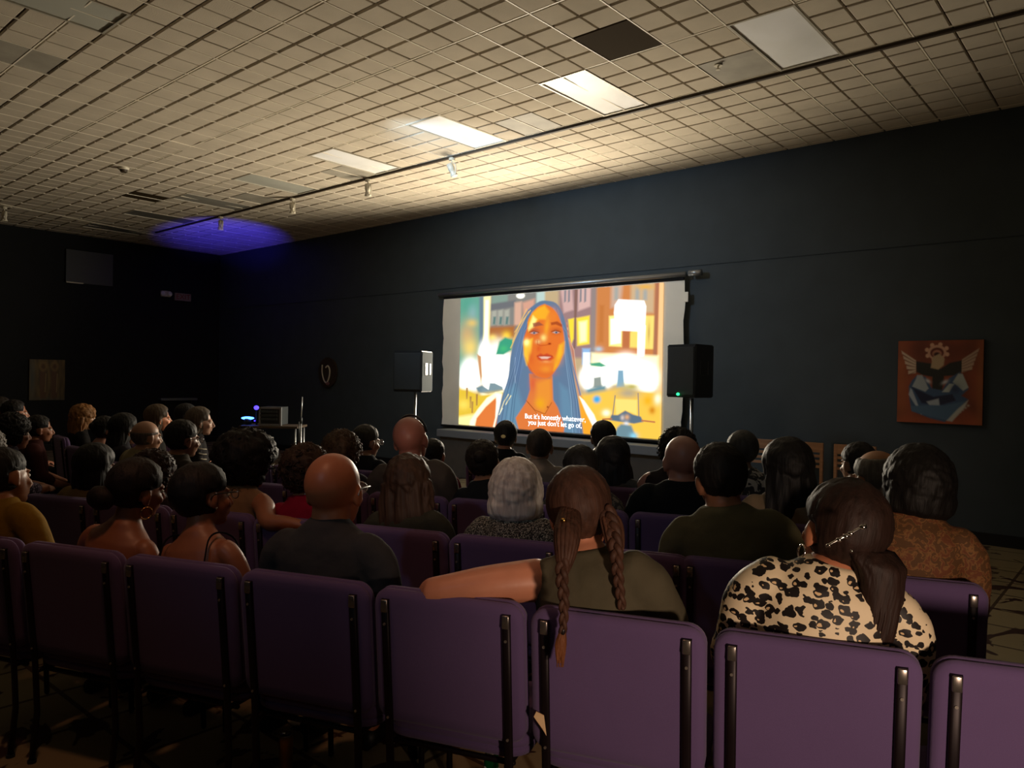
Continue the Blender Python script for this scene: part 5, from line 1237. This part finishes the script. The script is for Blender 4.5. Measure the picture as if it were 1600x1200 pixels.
for o in list(bpy.data.objects):
    if o.get('label', '').startswith('person in a black cap'):
        HMx = [c for c in o.children if c.name.startswith('hair')][0].matrix_local.copy()
        bm = bmesh.new(); ell(bm, (-.008, -.124, .018), (.018, .006, .014)); q = fin('cap_emblem', bm, mat('pale_emblem', 'e8e0a0'), o, True); q.matrix_local = HMx
    if o.get('label', '').startswith('bald man with a strap'):
        bm = bmesh.new(); tube(bm, [(.095*math.cos(t)*.84, .015, .030+.098*math.sin(t)) for t in np.linspace(.1, PI-.1, 15)], .006, n=8); q = fin('head_strap', bm, M['glassf'], o, True); q.matrix_local = [c for c in o.children if c.name.startswith('eyes')][0].matrix_local.copy()
    if o.get('label', '').startswith('person in profile with grey'):
        for k in range(3):
            bm = bmesh.new(); tube(bm, [(.205+.0*k, -.16+.0*k, .98-.05*k), (.255, -.10, .97-.05*k), (.262, -.03, .95-.05*k), (.22, .01, .94-.05*k)], .006, n=6, k=4); fin('pale_stripe', bm, cloth('b8b0a0'), o, True)
# wooden chairs against the front wall
def wood_chair(px, label):
    p = plane(px, 730, 1, DW-.32)
    e = empty('wooden_chair', (p.x, DW-.45, 0), PI, label, 'chair', 'wooden chairs by the wall')
    for s in (-1, 1):
        bm = bmesh.new(); box(bm, (s*.20, -.20, .47), (.035, .035, .94), bev=.004); fin('back_post', bm, M['wood'], e)
        bm = bmesh.new(); box(bm, (s*.20, .20, .215), (.035, .035, .43), bev=.004); fin('front_leg', bm, M['wood'], e)
    bm = bmesh.new(); box(bm, (0, -.20, .885), (.44, .028, .11), bev=.006); fin('top_rail', bm, M['wood'], e)
    for z in (.79, .73, .67):
        bm = bmesh.new(); box(bm, (0, -.20, z), (.38, .018, .03), bev=.004); fin('slat', bm, M['wood'], e)
    bm = bmesh.new(); box(bm, (0, .01, .445), (.44, .43, .035), bev=.012); fin('seat', bm, M['wood'], e)
    for z in (.16, .24):
        bm = bmesh.new(); box(bm, (0, .20 if z > .2 else -.20, z), (.38, .02, .025), bev=.003); fin('stretcher', bm, M['wood'], e)
for px, lb in ((1187, 'leftmost of the three wooden slat-back chairs against the dark wall'), (1252, 'middle of the three wooden slat-back chairs against the dark wall'), (1332, 'rightmost of the three wooden slat-back chairs against the dark wall')): wood_chair(px, lb)

# small things on the floor near the camera
def can(p, m, label, name='soda_can', text=None, h=.155, r=.029):
    e = empty(name, (p.x, p.y, 0), 0, label, 'can')
    bm = bmesh.new()
    prof = [(0, r*.72), (.006, r*.86), (.012, r), (h-.022, r), (h-.012, r*.90), (h-.006, r*.82)]
    rings(bm, [(Vector((0, 0, z)), Vector((q, 0, 0)), Vector((0, q, 0))) for z, q in prof], 32); fin('can_body', bm, m, e, True)
    bm = bmesh.new(); rings(bm, [(Vector((0, 0, z)), Vector((q, 0, 0)), Vector((0, q, 0))) for z, q in ((h-.007, r*.84), (h-.002, r*.86), (h, r*.83), (h-.003, r*.78))], 32)
    box(bm, (0, .006, h), (.012, .02, .0015), bev=.0005, seg=1); fin('can_lid', bm, M['alu'], e, True)
    if text:
        cu = bpy.data.curves.new('t', 'FONT'); cu.body = text; cu.size = .034; cu.extrude = .0004; cu.align_x = 'CENTER'; cu.align_y = 'CENTER'; cu.offset = .0012; cu.shear = .25
        o = bpy.data.objects.new('t', cu); COL.objects.link(o); me = bpy.data.meshes.new_from_object(o.evaluated_get(bpy.context.evaluated_depsgraph_get())); bpy.data.objects.remove(o)
        face = math.atan2(-p.y, -p.x)
        for v in me.vertices:
            a = face+v.co.x/r; q = r+.0006+v.co.z; v.co = Vector((q*math.cos(a), q*math.sin(a), h*.60+v.co.y))
        link_mesh('lettering', me, M['lipt'], e)
    return e
def floor_at(px, py, h=0): d = ray(px, py); return CAM+d*((h-CAMZ)/d.z)
can(floor_at(768, 1173, .165), M['can_g'], 'green soda can with white lettering on the floor behind the empty purple chair', text='Sprite', h=.165)
can(floor_at(447, 1147, .15), M['can_y'], 'small golden can on the dark floor at lower left', 'golden_can', h=.15, r=.027)
def scrap(name, p, s, label, seed, cat='paper', m=None, rot=0):
    bm = bmesh.new(); rnd = random.Random(seed); n = 6
    g_ = [[bm.verts.new(((a/n-.5)*s[0]*(1-.5*b/n), (b/n-.5)*s[1], s[2]*.5+s[2]*.5*math.sin(a*1.3+b*.9+seed)+rnd.uniform(0, .004))) for b in range(n+1)] for a in range(n+1)]
    for a in range(n):
        for b in range(n): bm.faces.new((g_[a][b], g_[a+1][b], g_[a+1][b+1], g_[a][b+1]))
    ex = bmesh.ops.extrude_face_region(bm, geom=list(bm.faces)); bmesh.ops.translate(bm, vec=(0, 0, .004), verts=[v for v in ex['geom'] if isinstance(v, bmesh.types.BMVert)])
    o = fin(name, bm, m or M['paper'], None, True); o.location = (p.x, p.y, .001); o.rotation_euler = (0, 0, rot); tag(o, label, cat); return o
scrap('paper_scrap', floor_at(478, 1120, .03), (.16, .12, .02), 'pale crumpled scrap on the floor above the golden can', 2)
scrap('paper_scrap', floor_at(672, 1152, .01), (.08, .05, .01), 'tiny white scrap under the left end of the empty purple chair', 5)
# pale paper sheet caught between two chairs
a = [at(838, 1112, 2.30), at(850, 1118, 2.30), at(854, 1150, 2.29), at(848, 1140, 2.285), at(834, 1120, 2.29)]
bm = bmesh.new(); vs = [bm.verts.new(p) for p in a]; bm.faces.new(vs); ex = bmesh.ops.extrude_face_region(bm, geom=list(bm.faces)); bmesh.ops.translate(bm, vec=(-CF*-.004), verts=[v for v in ex['geom'] if isinstance(v, bmesh.types.BMVert)])
c0_ = sum(a, Vector())/5
bmesh.ops.translate(bm, vec=-c0_, verts=bm.verts)
o = fin('paper_sheet', bm, mat('tan_paper', 'd8b88c')); o.location = c0_; tag(o, 'pointed tan paper corner tucked between the two nearest purple chairs', 'paper')

# ------------------------------------------------------------------ light
def area(name, loc, target, sx, sy, power, col, spread=180):
    l = bpy.data.lights.new(name, 'AREA'); l.shape = 'RECTANGLE'; l.size = sx; l.size_y = sy; l.energy = power; l.color = lin(col)[:3]; l.spread = R(spread)
    o = bpy.data.objects.new(name, l); COL.objects.link(o); o.location = loc
    o.rotation_euler = (Vector(target)-Vector(loc)).to_track_quat('-Z', 'Y').to_euler(); return o
def spotl(name, loc, target, power, col, ang=60, blend=.6, rad=.08):
    l = bpy.data.lights.new(name, 'SPOT'); l.energy = power; l.color = lin(col)[:3]; l.spot_size = R(ang); l.spot_blend = blend; l.shadow_soft_size = rad
    o = bpy.data.objects.new(name, l); COL.objects.link(o); o.location = loc
    o.rotation_euler = (Vector(target)-Vector(loc)).to_track_quat('-Z', 'Y').to_euler(); return o
P_ = dict(scr=400, back=155, wall_fill=265, blue=2400, over=60, haze_fill=80, up=110)
# added spots boosting the light returned by the projected picture
for k, x in enumerate((-7.9, -7.0, -6.0)):
    spotl('screen_boost', (x, DW-.22, 1.9), (x+(1.6 if k == 2 else 0), 0, 4.6), P_['scr'], 'fff0d6', 156, .5, .3)
# warm low lamp of the entrance behind the photographer
lp_ = cf(1.0, -.45); spotl('rear_lamp', (lp_.x, lp_.y, 1.12), tuple(cf(1.02, 2.1)+Vector((0, 0, .98))), P_['back'], 'ffdcc0', 58, .7, .10)
ov = cf(-1.15, 1.9); spotl('overhead_lamp', (ov.x, ov.y, 4.25), tuple(cf(-.95, 2.9)+Vector((0, 0, .9))), P_['over'], 'ffb488', 62, 1.0, .15)
spotl('audience_fill_spot', (-1.2, -2.6, 3.95), tuple(cf(.3, 4.6)+Vector((0, 0, 1.0))), P_['haze_fill'], 'a8cce0', 34, 1.0, .1)  # added cool fill, lifts the dark backs of the audience like haze
# added upward spot behind the camera, there only to brighten the ceiling
spotl('ceiling_fill_spot', (3.0, -3.0, 1.3), (.2, 1.2, ZC), P_['up'], 'ffe4c4', 78, 1.0, .3)
# blue stage light
spotl('blue_light', (bl.x, bl.y, th+.12), tuple(plane(352, 366, 2, ZC)), P_['blue'], '463cff', 26, .9, .05)
# added spot on no fixture, brightens the screen wall
spotl('wall_fill_spot', (-6.4, 5.2, 4.15), (-6.6, DW, 2.4), P_['wall_fill'], 'b4cce4', 118, 1.0, .25)
w = bpy.data.worlds.new('dark'); bpy.context.scene.world = w; w.use_nodes = True
w.node_tree.nodes['Background'].inputs[0].default_value = (.9, .8, .7, 1); w.node_tree.nodes['Background'].inputs[1].default_value = .002
sc = bpy.context.scene
sc.view_settings.view_transform = 'Standard'; sc.view_settings.look = 'None'; sc.view_settings.exposure = 0; sc.view_settings.gamma = 1; sc.view_settings.use_curve_mapping = False
